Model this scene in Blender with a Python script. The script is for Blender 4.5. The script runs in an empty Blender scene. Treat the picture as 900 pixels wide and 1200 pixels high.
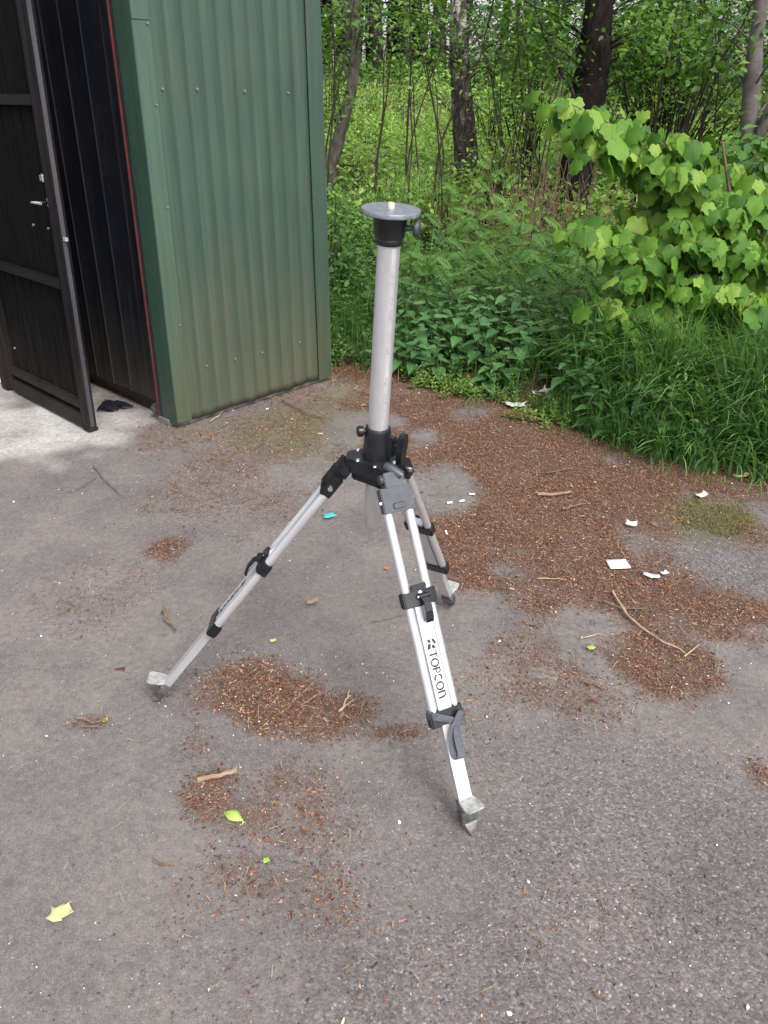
import bpy, bmesh, math, random
import numpy as np
from mathutils import Matrix, Vector

random.seed(7)
RS = np.random.RandomState(11)
SC = bpy.context.scene
COL = SC.collection
R = math.radians

# ------------------------------------------------------------------ camera, sky, sun, exposure
CAM_H, PITCH, ROLL, FPX = 1.5, R(28.5), R(0.2), 900.0
FW = np.array([0, math.cos(PITCH), -math.sin(PITCH)])
_rt = np.array([1.0, 0, 0]); _up = np.cross(_rt, FW)
RT = _rt * math.cos(ROLL) + _up * math.sin(ROLL)
UP = -_rt * math.sin(ROLL) + _up * math.cos(ROLL)
cd = bpy.data.cameras.new('camera'); cam = bpy.data.objects.new('camera', cd); COL.objects.link(cam)
cd.sensor_fit = 'VERTICAL'; cd.sensor_height = 24.0; cd.lens = 24.0 * FPX / 1200.0
cd.clip_start = 0.05; cd.clip_end = 2000
cam.matrix_world = Matrix(((RT[0], UP[0], -FW[0], 0), (RT[1], UP[1], -FW[1], 0), (RT[2], UP[2], -FW[2], CAM_H), (0, 0, 0, 1)))
SC.camera = cam

SUN_EL, SUN_AZ = R(50), R(150)          # azimuth clockwise from +Y: the bright part of the cloud is behind the camera
w = bpy.data.worlds.new('World'); SC.world = w; w.use_nodes = True
nt = w.node_tree; nt.nodes.clear()
sky = nt.nodes.new('ShaderNodeTexSky'); sky.sky_type = 'NISHITA'; sky.sun_disc = False
sky.sun_elevation = SUN_EL; sky.sun_rotation = SUN_AZ
sky.air_density = 1.0; sky.dust_density = 4.0; sky.ozone_density = 1.0
hs = nt.nodes.new('ShaderNodeHueSaturation'); hs.inputs['Saturation'].default_value = 0.22
bg = nt.nodes.new('ShaderNodeBackground'); bg.inputs['Strength'].default_value = 0.14
wo = nt.nodes.new('ShaderNodeOutputWorld')
nt.links.new(sky.outputs[0], hs.inputs['Color']); nt.links.new(hs.outputs[0], bg.inputs[0]); nt.links.new(bg.outputs[0], wo.inputs[0])
sl = bpy.data.lights.new('sun', 'SUN'); sl.energy = 1.2; sl.angle = R(25); sl.color = (1, .97, .93)
so = bpy.data.objects.new('sun', sl); COL.objects.link(so)
sd = Vector((math.sin(SUN_AZ) * math.cos(SUN_EL), math.cos(SUN_AZ) * math.cos(SUN_EL), math.sin(SUN_EL)))
so.rotation_euler = sd.to_track_quat('Z', 'Y').to_euler(); so.location = (0, 0, 20)
vs = SC.view_settings; vs.view_transform = 'Standard'; vs.look = 'None'; vs.exposure = 1.2; vs.gamma = 1.0
try:
    SC.cycles.max_bounces = 7; SC.cycles.diffuse_bounces = 4; SC.cycles.glossy_bounces = 3
    SC.cycles.transmission_bounces = 4; SC.cycles.use_denoising = True
except Exception:
    pass

# ------------------------------------------------------------------ measuring helpers (survey of the photograph, 900 x 1200)
def ray(px, py):
    return FW + RT * (px - 450) / FPX + UP * (600 - py) / FPX
def P(px, py, z=0.0):                    # point at height z
    d = ray(px, py); return np.array([0, 0, CAM_H]) + d * ((z - CAM_H) / d[2])
def PD(px, py, Y):                       # point at distance Y
    d = ray(px, py); return np.array([0, 0, CAM_H]) + d * (Y / d[1])

# ------------------------------------------------------------------ noise
def _hash(ix, iy, seed):
    h = (ix * 374761393 + iy * 668265263 + seed * 1442695041) & 0xffffffff
    h = ((h ^ (h >> 13)) * 1274126177) & 0xffffffff
    return ((h ^ (h >> 16)) & 0xffff) / 65535.0
def vnoise(x, y, seed=0, octv=3):
    x = np.asarray(x, float); y = np.asarray(y, float); out = 0; a = 1; tot = 0
    for o in range(octv):
        ix = np.floor(x).astype(np.int64); iy = np.floor(y).astype(np.int64)
        fx = x - ix; fy = y - iy; fx = fx * fx * (3 - 2 * fx); fy = fy * fy * (3 - 2 * fy)
        n = (_hash(ix, iy, seed + o) * (1 - fx) + _hash(ix + 1, iy, seed + o) * fx) * (1 - fy) + \
            (_hash(ix, iy + 1, seed + o) * (1 - fx) + _hash(ix + 1, iy + 1, seed + o) * fx) * fy
        out = out + a * n; tot += a; a *= .5; x = x * 2.03 + 7.1; y = y * 2.03 + 3.7
    return out / tot
def smooth(a, b, x):
    t = np.clip((np.asarray(x, float) - a) / (b - a), 0, 1); return t * t * (3 - 2 * t)

# ------------------------------------------------------------------ materials
def new_mat(name):
    m = bpy.data.materials.new(name); m.use_nodes = True
    t = m.node_tree; t.nodes.clear()
    o = t.nodes.new('ShaderNodeOutputMaterial'); b = t.nodes.new('ShaderNodeBsdfPrincipled')
    t.links.new(b.outputs[0], o.inputs[0]); return m, t, b, o
def N(t, typ, **kw):
    n = t.nodes.new(typ)
    for k, v in kw.items():
        if k in n.inputs: n.inputs[k].default_value = v
        else: setattr(n, k, v)
    return n
def ramp(t, src, stops):
    r = t.nodes.new('ShaderNodeValToRGB'); el = r.color_ramp.elements
    while len(el) > 1: el.remove(el[-1])
    for i, (p, c) in enumerate(stops):
        e = el[0] if i == 0 else el.new(p)
        e.position = p; e.color = (*c, 1) if len(c) == 3 else c
    if src is not None: t.links.new(src, r.inputs[0])
    return r.outputs[0]
def mixc(t, fac, a, b, typ='MIX'):
    n = t.nodes.new('ShaderNodeMix'); n.data_type = 'RGBA'; n.blend_type = typ
    for s, v in ((n.inputs[0], fac), (n.inputs[6], a), (n.inputs[7], b)):
        if hasattr(v, 'links'): t.links.new(v, s)
        elif isinstance(v, (tuple, list)): s.default_value = (*v, 1) if len(v) == 3 else v
        else: s.default_value = v
    return n.outputs[2]
def mth(t, op, a, b=0.0, clamp=False):
    n = t.nodes.new('ShaderNodeMath'); n.operation = op; n.use_clamp = clamp
    for s, v in ((n.inputs[0], a), (n.inputs[1], b)):
        if hasattr(v, 'links'): t.links.new(v, s)
        else: s.default_value = v
    return n.outputs[0]
def vec(t, kind='Object', scale=(1, 1, 1)):
    tc = t.nodes.new('ShaderNodeTexCoord'); mp = t.nodes.new('ShaderNodeMapping'); mp.inputs['Scale'].default_value = scale
    t.links.new(tc.outputs[kind], mp.inputs[0]); return mp.outputs[0]
def noise(t, v, scale, detail=4, rough=.6):
    n = N(t, 'ShaderNodeTexNoise', Scale=scale, Detail=detail, Roughness=rough); t.links.new(v, n.inputs['Vector']); return n.outputs[0]
def bump(t, b, h, dist=.002, strength=.6):
    n = N(t, 'ShaderNodeBump', Strength=strength, Distance=dist); t.links.new(h, n.inputs['Height']); t.links.new(n.outputs[0], b.inputs['Normal'])

def simple(name, a, b, rough=.5, metal=0.0, scale=20, stretch=(1, 1, 1), bmp=0.0, spec=.5, rvar=.15, detail=5):
    m, t, p, o = new_mat(name); v = vec(t, 'Object', stretch); n = noise(t, v, scale, detail)
    c = ramp(t, n, [(.3, a), (.7, b)]); t.links.new(c, p.inputs['Base Color'])
    p.inputs['Metallic'].default_value = metal; p.inputs['Specular IOR Level'].default_value = spec
    r = mth(t, 'ADD', mth(t, 'MULTIPLY', n, rvar), rough - rvar / 2, True); t.links.new(r, p.inputs['Roughness'])
    if bmp: bump(t, p, n, bmp)
    return m

def leaf_mat(name, stops, linked=False, trans=.35, rough=.45, holes=False, vein=None, spec=.4):
    m, t, p, o = new_mat(name)
    if linked:
        f = N(t, 'ShaderNodeObjectInfo').outputs['Random']
    else:
        a = N(t, 'ShaderNodeAttribute'); a.attribute_name = 'var'; f = a.outputs['Fac']
    c = ramp(t, f, stops)
    v = vec(t, 'Object'); n = noise(t, v, 3.0 if linked else 30, 3)
    c = mixc(t, mth(t, 'MULTIPLY', n, .45), c, mixc(t, 1.0, c, (.62, .7, .55), 'MULTIPLY'))
    if vein:
        sp = N(t, 'ShaderNodeSeparateXYZ'); tc = N(t, 'ShaderNodeTexCoord'); t.links.new(tc.outputs['Object'], sp.inputs[0])
        ax = mth(t, 'ABSOLUTE', sp.outputs[0])
        w1 = N(t, 'ShaderNodeMapRange'); t.links.new(ax, w1.inputs[0]); w1.inputs[1].default_value = .012; w1.inputs[2].default_value = .03
        w1.inputs[3].default_value = 1; w1.inputs[4].default_value = 0
        # side veins slanting from the midrib
        s = mth(t, 'SUBTRACT', sp.outputs[1], mth(t, 'MULTIPLY', ax, .9))
        s = mth(t, 'ABSOLUTE', mth(t, 'SUBTRACT', mth(t, 'FRACT', mth(t, 'MULTIPLY', s, 6.5)), .5))
        w2 = N(t, 'ShaderNodeMapRange'); t.links.new(s, w2.inputs[0]); w2.inputs[1].default_value = .03; w2.inputs[2].default_value = .12
        w2.inputs[3].default_value = .6; w2.inputs[4].default_value = 0
        vm = mth(t, 'MAXIMUM', w1.outputs[0], w2.outputs[0])
        c = mixc(t, mth(t, 'MULTIPLY', vm, .55), c, vein)
        bump(t, p, mth(t, 'SUBTRACT', 1.0, vm), .02, .35)
    t.links.new(c, p.inputs['Base Color']); p.inputs['Roughness'].default_value = rough; p.inputs['Specular IOR Level'].default_value = spec
    tr = N(t, 'ShaderNodeBsdfTranslucent'); c2 = mixc(t, 1.0, c, (1.1, 1.12, .5), 'MULTIPLY'); t.links.new(c2, tr.inputs[0])
    ms = N(t, 'ShaderNodeMixShader', Fac=trans); t.links.new(p.outputs[0], ms.inputs[1]); t.links.new(tr.outputs[0], ms.inputs[2])
    t.links.new(ms.outputs[0], o.inputs[0])
    return m

def var_mat(name, stops, rough=.8, spec=.25):
    m, t, p, o = new_mat(name); a = N(t, 'ShaderNodeAttribute'); a.attribute_name = 'var'
    c = ramp(t, a.outputs['Fac'], stops); t.links.new(c, p.inputs['Base Color'])
    p.inputs['Roughness'].default_value = rough; p.inputs['Specular IOR Level'].default_value = spec
    return m

def asphalt_mat():
    m, t, p, o = new_mat('asphalt'); v = vec(t, 'Object')
    vo = N(t, 'ShaderNodeTexVoronoi', Scale=215.0); t.links.new(v, vo.inputs['Vector'])
    sp = N(t, 'ShaderNodeSeparateColor'); t.links.new(vo.outputs['Color'], sp.inputs[0])
    vo2 = N(t, 'ShaderNodeTexVoronoi', Scale=420.0); t.links.new(v, vo2.inputs['Vector'])
    sp2 = N(t, 'ShaderNodeSeparateColor'); t.links.new(vo2.outputs['Color'], sp2.inputs[0])
    big = noise(t, v, .55, 5, .55); mid = noise(t, v, 3.2, 6, .65); fine = noise(t, v, 45, 5, .7)
    stone = ramp(t, sp.outputs[0], [(0, (.068, .061, .061)), (.5, (.110, .099, .099)), (.88, (.142, .128, .128)), (.985, (.20, .185, .178)), (1, (.32, .30, .28))])
    grit = ramp(t, sp2.outputs[0], [(0, (.075, .068, .066)), (.6, (.135, .124, .121)), (1, (.185, .17, .165))])
    a = N(t, 'ShaderNodeAttribute'); a.attribute_name = 'dirt'; d = N(t, 'ShaderNodeSeparateColor'); t.links.new(a.outputs['Color'], d.inputs[0])
    b2 = N(t, 'ShaderNodeAttribute'); b2.attribute_name = 'worn'
    # worn = where the binder is gone and the stones stand bare
    c = mixc(t, b2.outputs['Fac'], grit, stone)
    silt = mth(t, 'MULTIPLY', mth(t, 'SUBTRACT', 1.0, b2.outputs['Fac']), ramp(t, mid, [(.3, (0, 0, 0)), (.7, (.75, .75, .75))]))
    c = mixc(t, silt, c, (.150, .136, .130))
    c = mixc(t, 1.0, c, ramp(t, big, [(.3, (.98, .965, .975)), (.5, (1.12, 1.09, 1.065)), (.7, (1.24, 1.205, 1.15))]), 'MULTIPLY')
    c = mixc(t, 1.0, c, ramp(t, mid, [(.3, (.78, .78, .80)), (.55, (1, 1, 1)), (.75, (1.14, 1.12, 1.08))]), 'MULTIPLY')
    c = mixc(t, 1.0, c, ramp(t, fine, [(.25, (.72, .72, .72)), (.6, (1.08, 1.08, 1.08))]), 'MULTIPLY')
    med = noise(t, v, 14, 6, .75)
    lf = ramp(t, mth(t, 'ADD', d.outputs[0], mth(t, 'MULTIPLY', mth(t, 'SUBTRACT', med, .5), 1.5)), [(.30, (0, 0, 0)), (.85, (1, 1, 1))])
    lf = mth(t, 'MULTIPLY', lf, ramp(t, d.outputs[0], [(.04, (0, 0, 0)), (.2, (1, 1, 1))]))
    c = mixc(t, mth(t, 'MULTIPLY', lf, .72), c, ramp(t, sp2.outputs[1], [(.1, (.032, .019, .014)), (.5, (.075, .041, .028)), (.8, (.135, .070, .044)), (1, (.23, .13, .085))]))
    mf = mth(t, 'MULTIPLY', d.outputs[1], ramp(t, mid, [(.35, (.2, .2, .2)), (.6, (1, 1, 1))]))
    c = mixc(t, mf, c, ramp(t, fine, [(.3, (.060, .066, .024)), (.7, (.125, .128, .045))]))
    df = mth(t, 'MULTIPLY', d.outputs[2], ramp(t, fine, [(.25, (.3, .3, .3)), (.6, (1, 1, 1))]))
    c = mixc(t, mth(t, 'MULTIPLY', df, ramp(t, mid, [(.3, (.35, .35, .35)), (.6, (.95, .95, .95))])), c, (.44, .43, .41))
    # hairline cracks
    vc = N(t, 'ShaderNodeTexVoronoi', Scale=1.1); vc.feature = 'DISTANCE_TO_EDGE'
    nv = N(t, 'ShaderNodeTexNoise', Scale=6.0, Detail=5.0); t.links.new(v, nv.inputs['Vector'])
    vv = N(t, 'ShaderNodeVectorMath'); vv.operation = 'MULTIPLY_ADD'; t.links.new(nv.outputs['Color'], vv.inputs[0]); vv.inputs[1].default_value = (.35, .35, 0); t.links.new(v, vv.inputs[2])
    t.links.new(vv.outputs[0], vc.inputs['Vector'])
    cr = ramp(t, vc.outputs['Distance'], [(0, (1, 1, 1)), (.004, (0, 0, 0))])
    c = mixc(t, mth(t, 'MULTIPLY', cr, ramp(t, big, [(.5, (0, 0, 0)), (.6, (.7, .7, .7))])), c, (.035, .031, .028))
    t.links.new(c, p.inputs['Base Color'])
    p.inputs['Roughness'].default_value = .82; p.inputs['Specular IOR Level'].default_value = .35
    hgt = mth(t, 'ADD', mth(t, 'MULTIPLY', mth(t, 'SUBTRACT', 1.0, vo.outputs['Distance']), b2.outputs['Fac']), mth(t, 'MULTIPLY', fine, 1.2))
    hgt = mth(t, 'ADD', hgt, mth(t, 'MULTIPLY', sp2.outputs[0], .5))
    bump(t, p, hgt, .0016, .7)
    return m

M = {}
M['asphalt'] = asphalt_mat()
M['soil'] = simple('soil', (.028, .019, .012), (.085, .055, .034), .95, scale=9, bmp=.02, spec=.1)
M['aluminium'] = simple('anodised_aluminium', (.54, .54, .57), (.64, .64, .67), .36, .66, scale=14, stretch=(3, 3, .6), rvar=.14)
M['dull_aluminium'] = simple('dull_aluminium', (.55, .55, .56), (.70, .70, .71), .5, .8, scale=20, stretch=(3, 3, .5), rvar=.2)
M['cast_metal'] = simple('scuffed_cast_metal', (.30, .30, .295), (.62, .61, .58), .55, .65, scale=70, bmp=.0015)
M['spike_metal'] = simple('ground_steel', (.09, .09, .092), (.34, .335, .325), .45, .5, scale=45, bmp=.001)
M['dark_cast'] = simple('worn_dark_metal', (.018, .019, .022), (.15, .15, .155), .45, .3, scale=30, bmp=.001)
M['black_plastic'] = simple('black_plastic', (.005, .0055, .007), (.012, .013, .016), .33, scale=40, spec=.42, rvar=.3)
M['grey_plastic'] = simple('slate_grey_plastic', (.030, .033, .042), (.058, .062, .074), .40, scale=30, rvar=.2)
M['disc'] = simple('mottled_disc', (.10, .115, .14), (.21, .23, .265), .42, .3, scale=90, rvar=.2)
M['strip'] = simple('column_highlight', (.50, .50, .52), (.66, .66, .68), .35, .5, scale=30, stretch=(1, 1, .4))  # pale tone standing in for the highlight along the column
M['brass'] = simple('pale_brass', (.60, .54, .38), (.75, .70, .55), .4, .6, scale=30)
M['strap'] = simple('nylon_strap', (.035, .038, .050), (.075, .078, .095), .7, scale=160, bmp=.001)
M['print'] = simple('black_print', (.010, .010, .012), (.02, .02, .022), .6)
M['grey_print'] = simple('worn_grey_print', (.16, .16, .17), (.42, .42, .44), .6, scale=140)
M['edge_metal'] = simple('scuffed_edge', (.024, .0225, .029), (.058, .054, .066), .6, scale=9, stretch=(1, 1, .3))
M['chrome'] = simple('chrome', (.75, .75, .75), (.85, .85, .85), .2, 1.0)
M['screw'] = simple('galvanised_screw', (.12, .115, .10), (.30, .29, .27), .6, .5, scale=60)
M['red_seal'] = simple('faded_red_paint', (.055, .009, .008), (.125, .019, .015), .75, scale=25, stretch=(1, 1, .3))
M['mastic'] = simple('black_mastic', (.008, .008, .011), (.02, .02, .024), .6, scale=40)
M['concrete'] = simple('old_concrete', (.10, .095, .08), (.21, .20, .175), .9, scale=14, bmp=.006, spec=.2)
M['paper'] = simple('white_paper', (.74, .74, .73), (.82, .82, .81), .8, scale=12, bmp=.001)
M['dirty_white'] = simple('grubby_white_plastic', (.34, .33, .31), (.66, .65, .62), .6, scale=45)
M['wood'] = simple('weathered_wood', (.17, .11, .07), (.34, .245, .165), .85, scale=18, stretch=(.3, 3, 3), bmp=.001, spec=.2)
M['twig'] = simple('dead_twig', (.085, .055, .038), (.20, .135, .09), .9, scale=35, spec=.2)
M['pale_twig'] = simple('pale_dry_twig', (.24, .17, .11), (.42, .32, .22), .9, scale=35, spec=.2)
M['turq'] = simple('turquoise_plastic', (.03, .30, .31), (.08, .45, .44), .5, scale=60)
M['red_pack'] = simple('red_packet', (.35, .02, .02), (.5, .04, .03), .4)
M['stone'] = simple('pale_stone', (.45, .42, .38), (.68, .66, .62), .8, scale=40)
M['orange'] = simple('orange_scrap', (.45, .10, .05), (.55, .16, .08), .6)
M['stem'] = simple('green_stem', (.055, .085, .026), (.10, .14, .045), .6, scale=30)
M['brown_stem'] = simple('young_brown_stem', (.055, .036, .024), (.12, .082, .05), .75, scale=30)
M['yellow_leaf'] = simple('fallen_yellow_leaf', (.42, .38, .16), (.56, .52, .27), .6, scale=30)
M['lime_leaf'] = simple('fallen_lime_leaf', (.20, .31, .04), (.33, .44, .09), .5, scale=30)
M['brown_leaf'] = simple('fallen_brown_leaf', (.22, .14, .09), (.36, .26, .19), .8, scale=30)

def painted_sheet(name, a, b, low, rust=False, rough=.45, dirt_top=.75, spec=.4):
    # factory painted steel; algae and splash dirt have settled low down
    m, t, p, o = new_mat(name); tc = N(t, 'ShaderNodeTexCoord'); v = tc.outputs['Object']
    sp = N(t, 'ShaderNodeSeparateXYZ'); t.links.new(v, sp.inputs[0])
    mp = N(t, 'ShaderNodeMapping'); mp.inputs['Scale'].default_value = (9, 9, .9); t.links.new(v, mp.inputs[0])
    streak = noise(t, mp.outputs[0], 2.6, 6, .65); big = noise(t, v, 2.2, 5, .6); fine = noise(t, v, 60, 4, .6)
    c = ramp(t, big, [(.3, a), (.7, b)])
    hgt = N(t, 'ShaderNodeMapRange'); t.links.new(mth(t, 'ADD', sp.outputs[2], mth(t, 'MULTIPLY', mth(t, 'SUBTRACT', .5, streak), 1.1)), hgt.inputs[0])
    hgt.inputs[1].default_value = dirt_top; hgt.inputs[2].default_value = .05; hgt.inputs[3].default_value = 0; hgt.inputs[4].default_value = 1
    c = mixc(t, mth(t, 'MULTIPLY', hgt.outputs[0], mth(t, 'ADD', mth(t, 'MULTIPLY', big, .9), .25, True), True), c, low)
    c = mixc(t, ramp(t, streak, [(.45, (0, 0, 0)), (.75, (.6, .6, .6))]), c, mixc(t, .5, c, low))
    mp2 = N(t, 'ShaderNodeMapping'); mp2.inputs['Scale'].default_value = (22, 22, .5); t.links.new(v, mp2.inputs[0]); st2 = noise(t, mp2.outputs[0], 3.0, 5, .7)
    c = mixc(t, 1.0, c, ramp(t, st2, [(.3, (.82, .82, .82)), (.5, (1, 1, 1)), (.72, (1.2, 1.18, 1.14))]), 'MULTIPLY')
    c = mixc(t, ramp(t, fine, [(.62, (0, 0, 0)), (.72, (.35, .35, .35))]), c, low)
    t.links.new(c, p.inputs['Base Color']); p.inputs['Roughness'].default_value = rough; p.inputs['Specular IOR Level'].default_value = spec
    bump(t, p, fine, .0006, .4)
    return m
M['green_sheet'] = painted_sheet('green_painted_sheet', (.028, .056, .042), (.037, .068, .052), (.076, .074, .048), dirt_top=1.0)
M['green_flash'] = painted_sheet('light_green_flashing', (.044, .085, .064), (.055, .098, .075), (.064, .070, .042), dirt_top=1.4)
M['green_end'] = painted_sheet('end_flashing_green', (.029, .057, .043), (.037, .068, .052), (.062, .066, .036), dirt_top=.9)
M['green_front'] = painted_sheet('dark_green_flashing', (.021, .050, .037), (.029, .062, .046), (.034, .046, .032), dirt_top=.5)
M['dark_panel'] = painted_sheet('blue_black_panel', (.006, .007, .011), (.011, .0125, .019), (.034, .029, .022), dirt_top=.6, rough=.4, spec=.3)
M['door_board'] = painted_sheet('near_black_board', (.0022, .0022, .0028), (.0045, .0045, .005), (.014, .012, .010), dirt_top=.5, rough=.7, spec=.05)
M['door_frame'] = painted_sheet('worn_dark_frame', (.0035, .0033, .004), (.008, .0074, .0085), (.024, .019, .016), dirt_top=.6, rough=.6, spec=.12)

def bark(name, stops, sc=(1, 1, .35), scale=22, bd=.02, patch=None, patch_stops=None):
    m, t, p, o = new_mat(name); v = vec(t, 'Object', sc); n = noise(t, v, scale, 7, .7)
    c = ramp(t, n, stops)
    if patch:
        v2 = vec(t, 'Object', (2.2, 2.2, 1.1)); n2 = noise(t, v2, 5.5, 8, .75); v3 = vec(t, 'Object', (1, 1, 9)); n3 = noise(t, v3, 3.0, 4, .6)
        sp = N(t, 'ShaderNodeSeparateXYZ'); tc = N(t, 'ShaderNodeTexCoord'); t.links.new(tc.outputs['Object'], sp.inputs[0])
        up_ = N(t, 'ShaderNodeMapRange'); t.links.new(sp.outputs[2], up_.inputs[0]); up_.inputs[1].default_value = .5; up_.inputs[2].default_value = 2.6; up_.inputs[3].default_value = -.06; up_.inputs[4].default_value = .09
        c = mixc(t, ramp(t, mth(t, 'ADD', n2, up_.outputs[0]), patch_stops), c, mixc(t, ramp(t, n3, [(.52, (0, 0, 0)), (.6, (.7, .7, .7))]), patch, (.12, .10, .09)))
    t.links.new(c, p.inputs['Base Color']); p.inputs['Roughness'].default_value = .9; p.inputs['Specular IOR Level'].default_value = .15
    bump(t, p, n, bd, .9); return m
M['birch'] = bark('birch_bark', [(.35, (.022, .017, .014)), (.52, (.065, .052, .045)), (.68, (.15, .128, .112))], bd=.05, patch=(.42, .40, .375), patch_stops=[(.52, (0, 0, 0)), (.60, (1, 1, 1))])
M['grey_birch'] = bark('grey_birch_bark', [(.35, (.050, .042, .036)), (.55, (.115, .10, .088)), (.75, (.21, .19, .17))], scale=16, bd=.02)
M['oak'] = bark('dark_rugged_bark', [(.35, (.004, .003, .003)), (.55, (.018, .013, .011)), (.75, (.055, .042, .034))], scale=14, bd=.05)
M['grey_bark'] = bark('smooth_grey_bark', [(.3, (.075, .064, .060)), (.55, (.125, .108, .103)), (.75, (.185, .168, .16))], sc=(1, 1, 1.6), scale=9, bd=.008)
M['far_bark'] = bark('far_trunk_bark', [(.35, (.012, .010, .009)), (.7, (.045, .038, .034))], scale=8)
M['thin_bark'] = bark('sapling_bark', [(.35, (.016, .012, .010)), (.7, (.060, .046, .038))], scale=30, bd=.004)

G = dict(
 maple=[(0, (.052, .135, .020)), (.45, (.110, .238, .032)), (.8, (.175, .320, .048)), (1, (.29, .40, .085))],
 nettle=[(0, (.040, .118, .038)), (.6, (.070, .175, .056)), (1, (.115, .235, .074))],
 herb=[(0, (.034, .092, .020)), (.5, (.068, .162, .034)), (.85, (.115, .235, .050)), (1, (.18, .30, .08))],
 light=[(0, (.10, .19, .035)), (.6, (.16, .27, .05)), (1, (.24, .34, .09))],
 fern=[(0, (.080, .195, .040)), (.6, (.120, .260, .055)), (1, (.18, .32, .08))],
 grass=[(0, (.052, .130, .036)), (.5, (.112, .240, .068)), (.85, (.19, .345, .115)), (1, (.33, .44, .23))],
 meadow=[(0, (.145, .285, .050)), (.5, (.240, .42, .080)), (.85, (.34, .51, .125)), (1, (.45, .56, .25))],
 shrub=[(0, (.036, .095, .016)), (.5, (.082, .185, .030)), (.85, (.150, .275, .046)), (1, (.25, .37, .075))],
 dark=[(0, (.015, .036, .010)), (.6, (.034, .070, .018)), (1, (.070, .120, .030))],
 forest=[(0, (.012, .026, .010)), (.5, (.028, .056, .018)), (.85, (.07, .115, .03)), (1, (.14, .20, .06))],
)
M['maple'] = leaf_mat('maple_leaf', G['maple'], True, .40, .55, vein=(.15, .25, .045), spec=.22)
M['maple_joined'] = leaf_mat('maple_leaf_inner', G['maple'], False, .40, .55, spec=.22)
M['nettle'] = leaf_mat('nettle_leaf', G['nettle'], True, .25, .45, vein=(.13, .21, .09))
M['fern'] = leaf_mat('feathery_leaf', G['fern'], True, .35, .55)
for k in ('herb', 'light', 'grass', 'meadow', 'shrub', 'dark', 'forest'):
    M[k] = leaf_mat('foliage_' + k, G[k], False, .38 if k != 'grass' else .35, .5 if k != 'grass' else .38)
M['drygrass'] = var_mat('dry_grass', [(0, (.16, .11, .06)), (.6, (.30, .23, .13)), (1, (.42, .35, .22))])
M['litter'] = var_mat('leaf_litter', [(0, (.034, .017, .012)), (.3, (.105, .047, .030)), (.65, (.235, .110, .066)), (.86, (.34, .200, .130)), (.97, (.42, .32, .22)), (1, (.5, .42, .32))])
M['grit'] = var_mat('white_grit', [(0, (.42, .40, .37)), (.6, (.62, .60, .57)), (1, (.78, .77, .75))])
M['moss'] = var_mat('moss', [(0, (.060, .045, .018)), (.35, (.105, .090, .026)), (.7, (.165, .160, .040)), (1, (.24, .24, .07))])

# ------------------------------------------------------------------ object helpers
def tag(o, label=None, cat=None, group=None, kind=None):
    if label: o['label'] = label
    if cat: o['category'] = cat
    if group: o['group'] = group
    if kind: o['kind'] = kind
    return o
def empty(name, loc=(0, 0, 0), rz=0.0):
    o = bpy.data.objects.new(name, None); COL.objects.link(o); o.location = loc; o.rotation_euler = (0, 0, rz)
    o.empty_display_size = .05; return o
def link(name, me, parent=None):
    o = bpy.data.objects.new(name, me); COL.objects.link(o)
    if parent is not None: o.parent = parent
    return o

def fast_mesh(name, V, F, mat, var=None, smooth_it=False):
    V = np.asarray(V, np.float32).reshape(-1, 3); F = np.asarray(F, np.int32); m, k = F.shape
    me = bpy.data.meshes.new(name); me.vertices.add(len(V)); me.vertices.foreach_set('co', V.ravel())
    me.loops.add(m * k); me.loops.foreach_set('vertex_index', F.ravel())
    me.polygons.add(m); me.polygons.foreach_set('loop_start', np.arange(0, m * k, k, dtype=np.int32))
    if smooth_it: me.polygons.foreach_set('use_smooth', np.ones(m, bool))
    me.update(calc_edges=True)
    if var is not None:
        a = me.attributes.new('var', 'FLOAT', 'POINT'); a.data.foreach_set('value', np.asarray(var, np.float32))
    if mat is not None: me.materials.append(mat)
    return me

def basis(d, up):
    d = d / np.linalg.norm(d, axis=1, keepdims=True)
    x = np.cross(d, up); n = np.linalg.norm(x, axis=1, keepdims=True); x = np.where(n < 1e-4, [1.0, 0, 0], x / np.maximum(n, 1e-4))
    z = np.cross(x, d); return np.stack([x, d, z], axis=2)
def instances(T, F, pos, B, s):
    T = np.asarray(T, float); F = np.asarray(F); n = len(pos)
    s = np.asarray(s); s = s[:, None] if s.ndim == 1 else s
    L = T[None, :, :] * (s[:, None, :])
    V = np.einsum('nij,nkj->nki', B, L) + pos[:, None, :]
    FF = F[None] + (np.arange(n) * len(T))[:, None, None]
    return V.reshape(-1, 3), FF.reshape(-1, F.shape[1])
def leaf_cloud(name, mat, T, F, pos, d, up, s, var, parent=None):
    V, FF = instances(T, F, pos, basis(d, up), s)
    return link(name, fast_mesh(name, V, FF, mat, np.repeat(var, len(T))), parent)

# leaf templates: stalk at the origin, blade along +y, face up
LEAF4 = (np.array([(0, 0, 0), (-.27, .38, .05), (0, .42, -.01), (.27, .38, .05), (0, 1, -.12), (-.2, .72, .0), (.2, .72, .0)]),
         np.array([(0, 2, 1), (0, 3, 2), (1, 2, 5), (2, 3, 6), (2, 4, 5), (2, 6, 4)]))
LEAF2 = (np.array([(0, 0, 0), (-.30, .45, .05), (.30, .45, .05), (0, 1, -.10)]), np.array([(0, 2, 1), (1, 2, 3)]))
def half_leaf(mid, out, tris):
    V = [tuple(p) for p in mid]; nm = len(mid)
    for sgn in (1, -1):
        for p in out: V.append((sgn * p[0], p[1], p[2]))
    F = []
    def ix(c, h):
        return c[1] if c[0] == 'm' else nm + h * len(out) + c[1]
    for h in (0, 1):
        for t in tris:
            q = [ix(c, h) for c in t]; F.append(q if h == 0 else q[::-1])
    return np.array(V, float), np.array(F)
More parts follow.
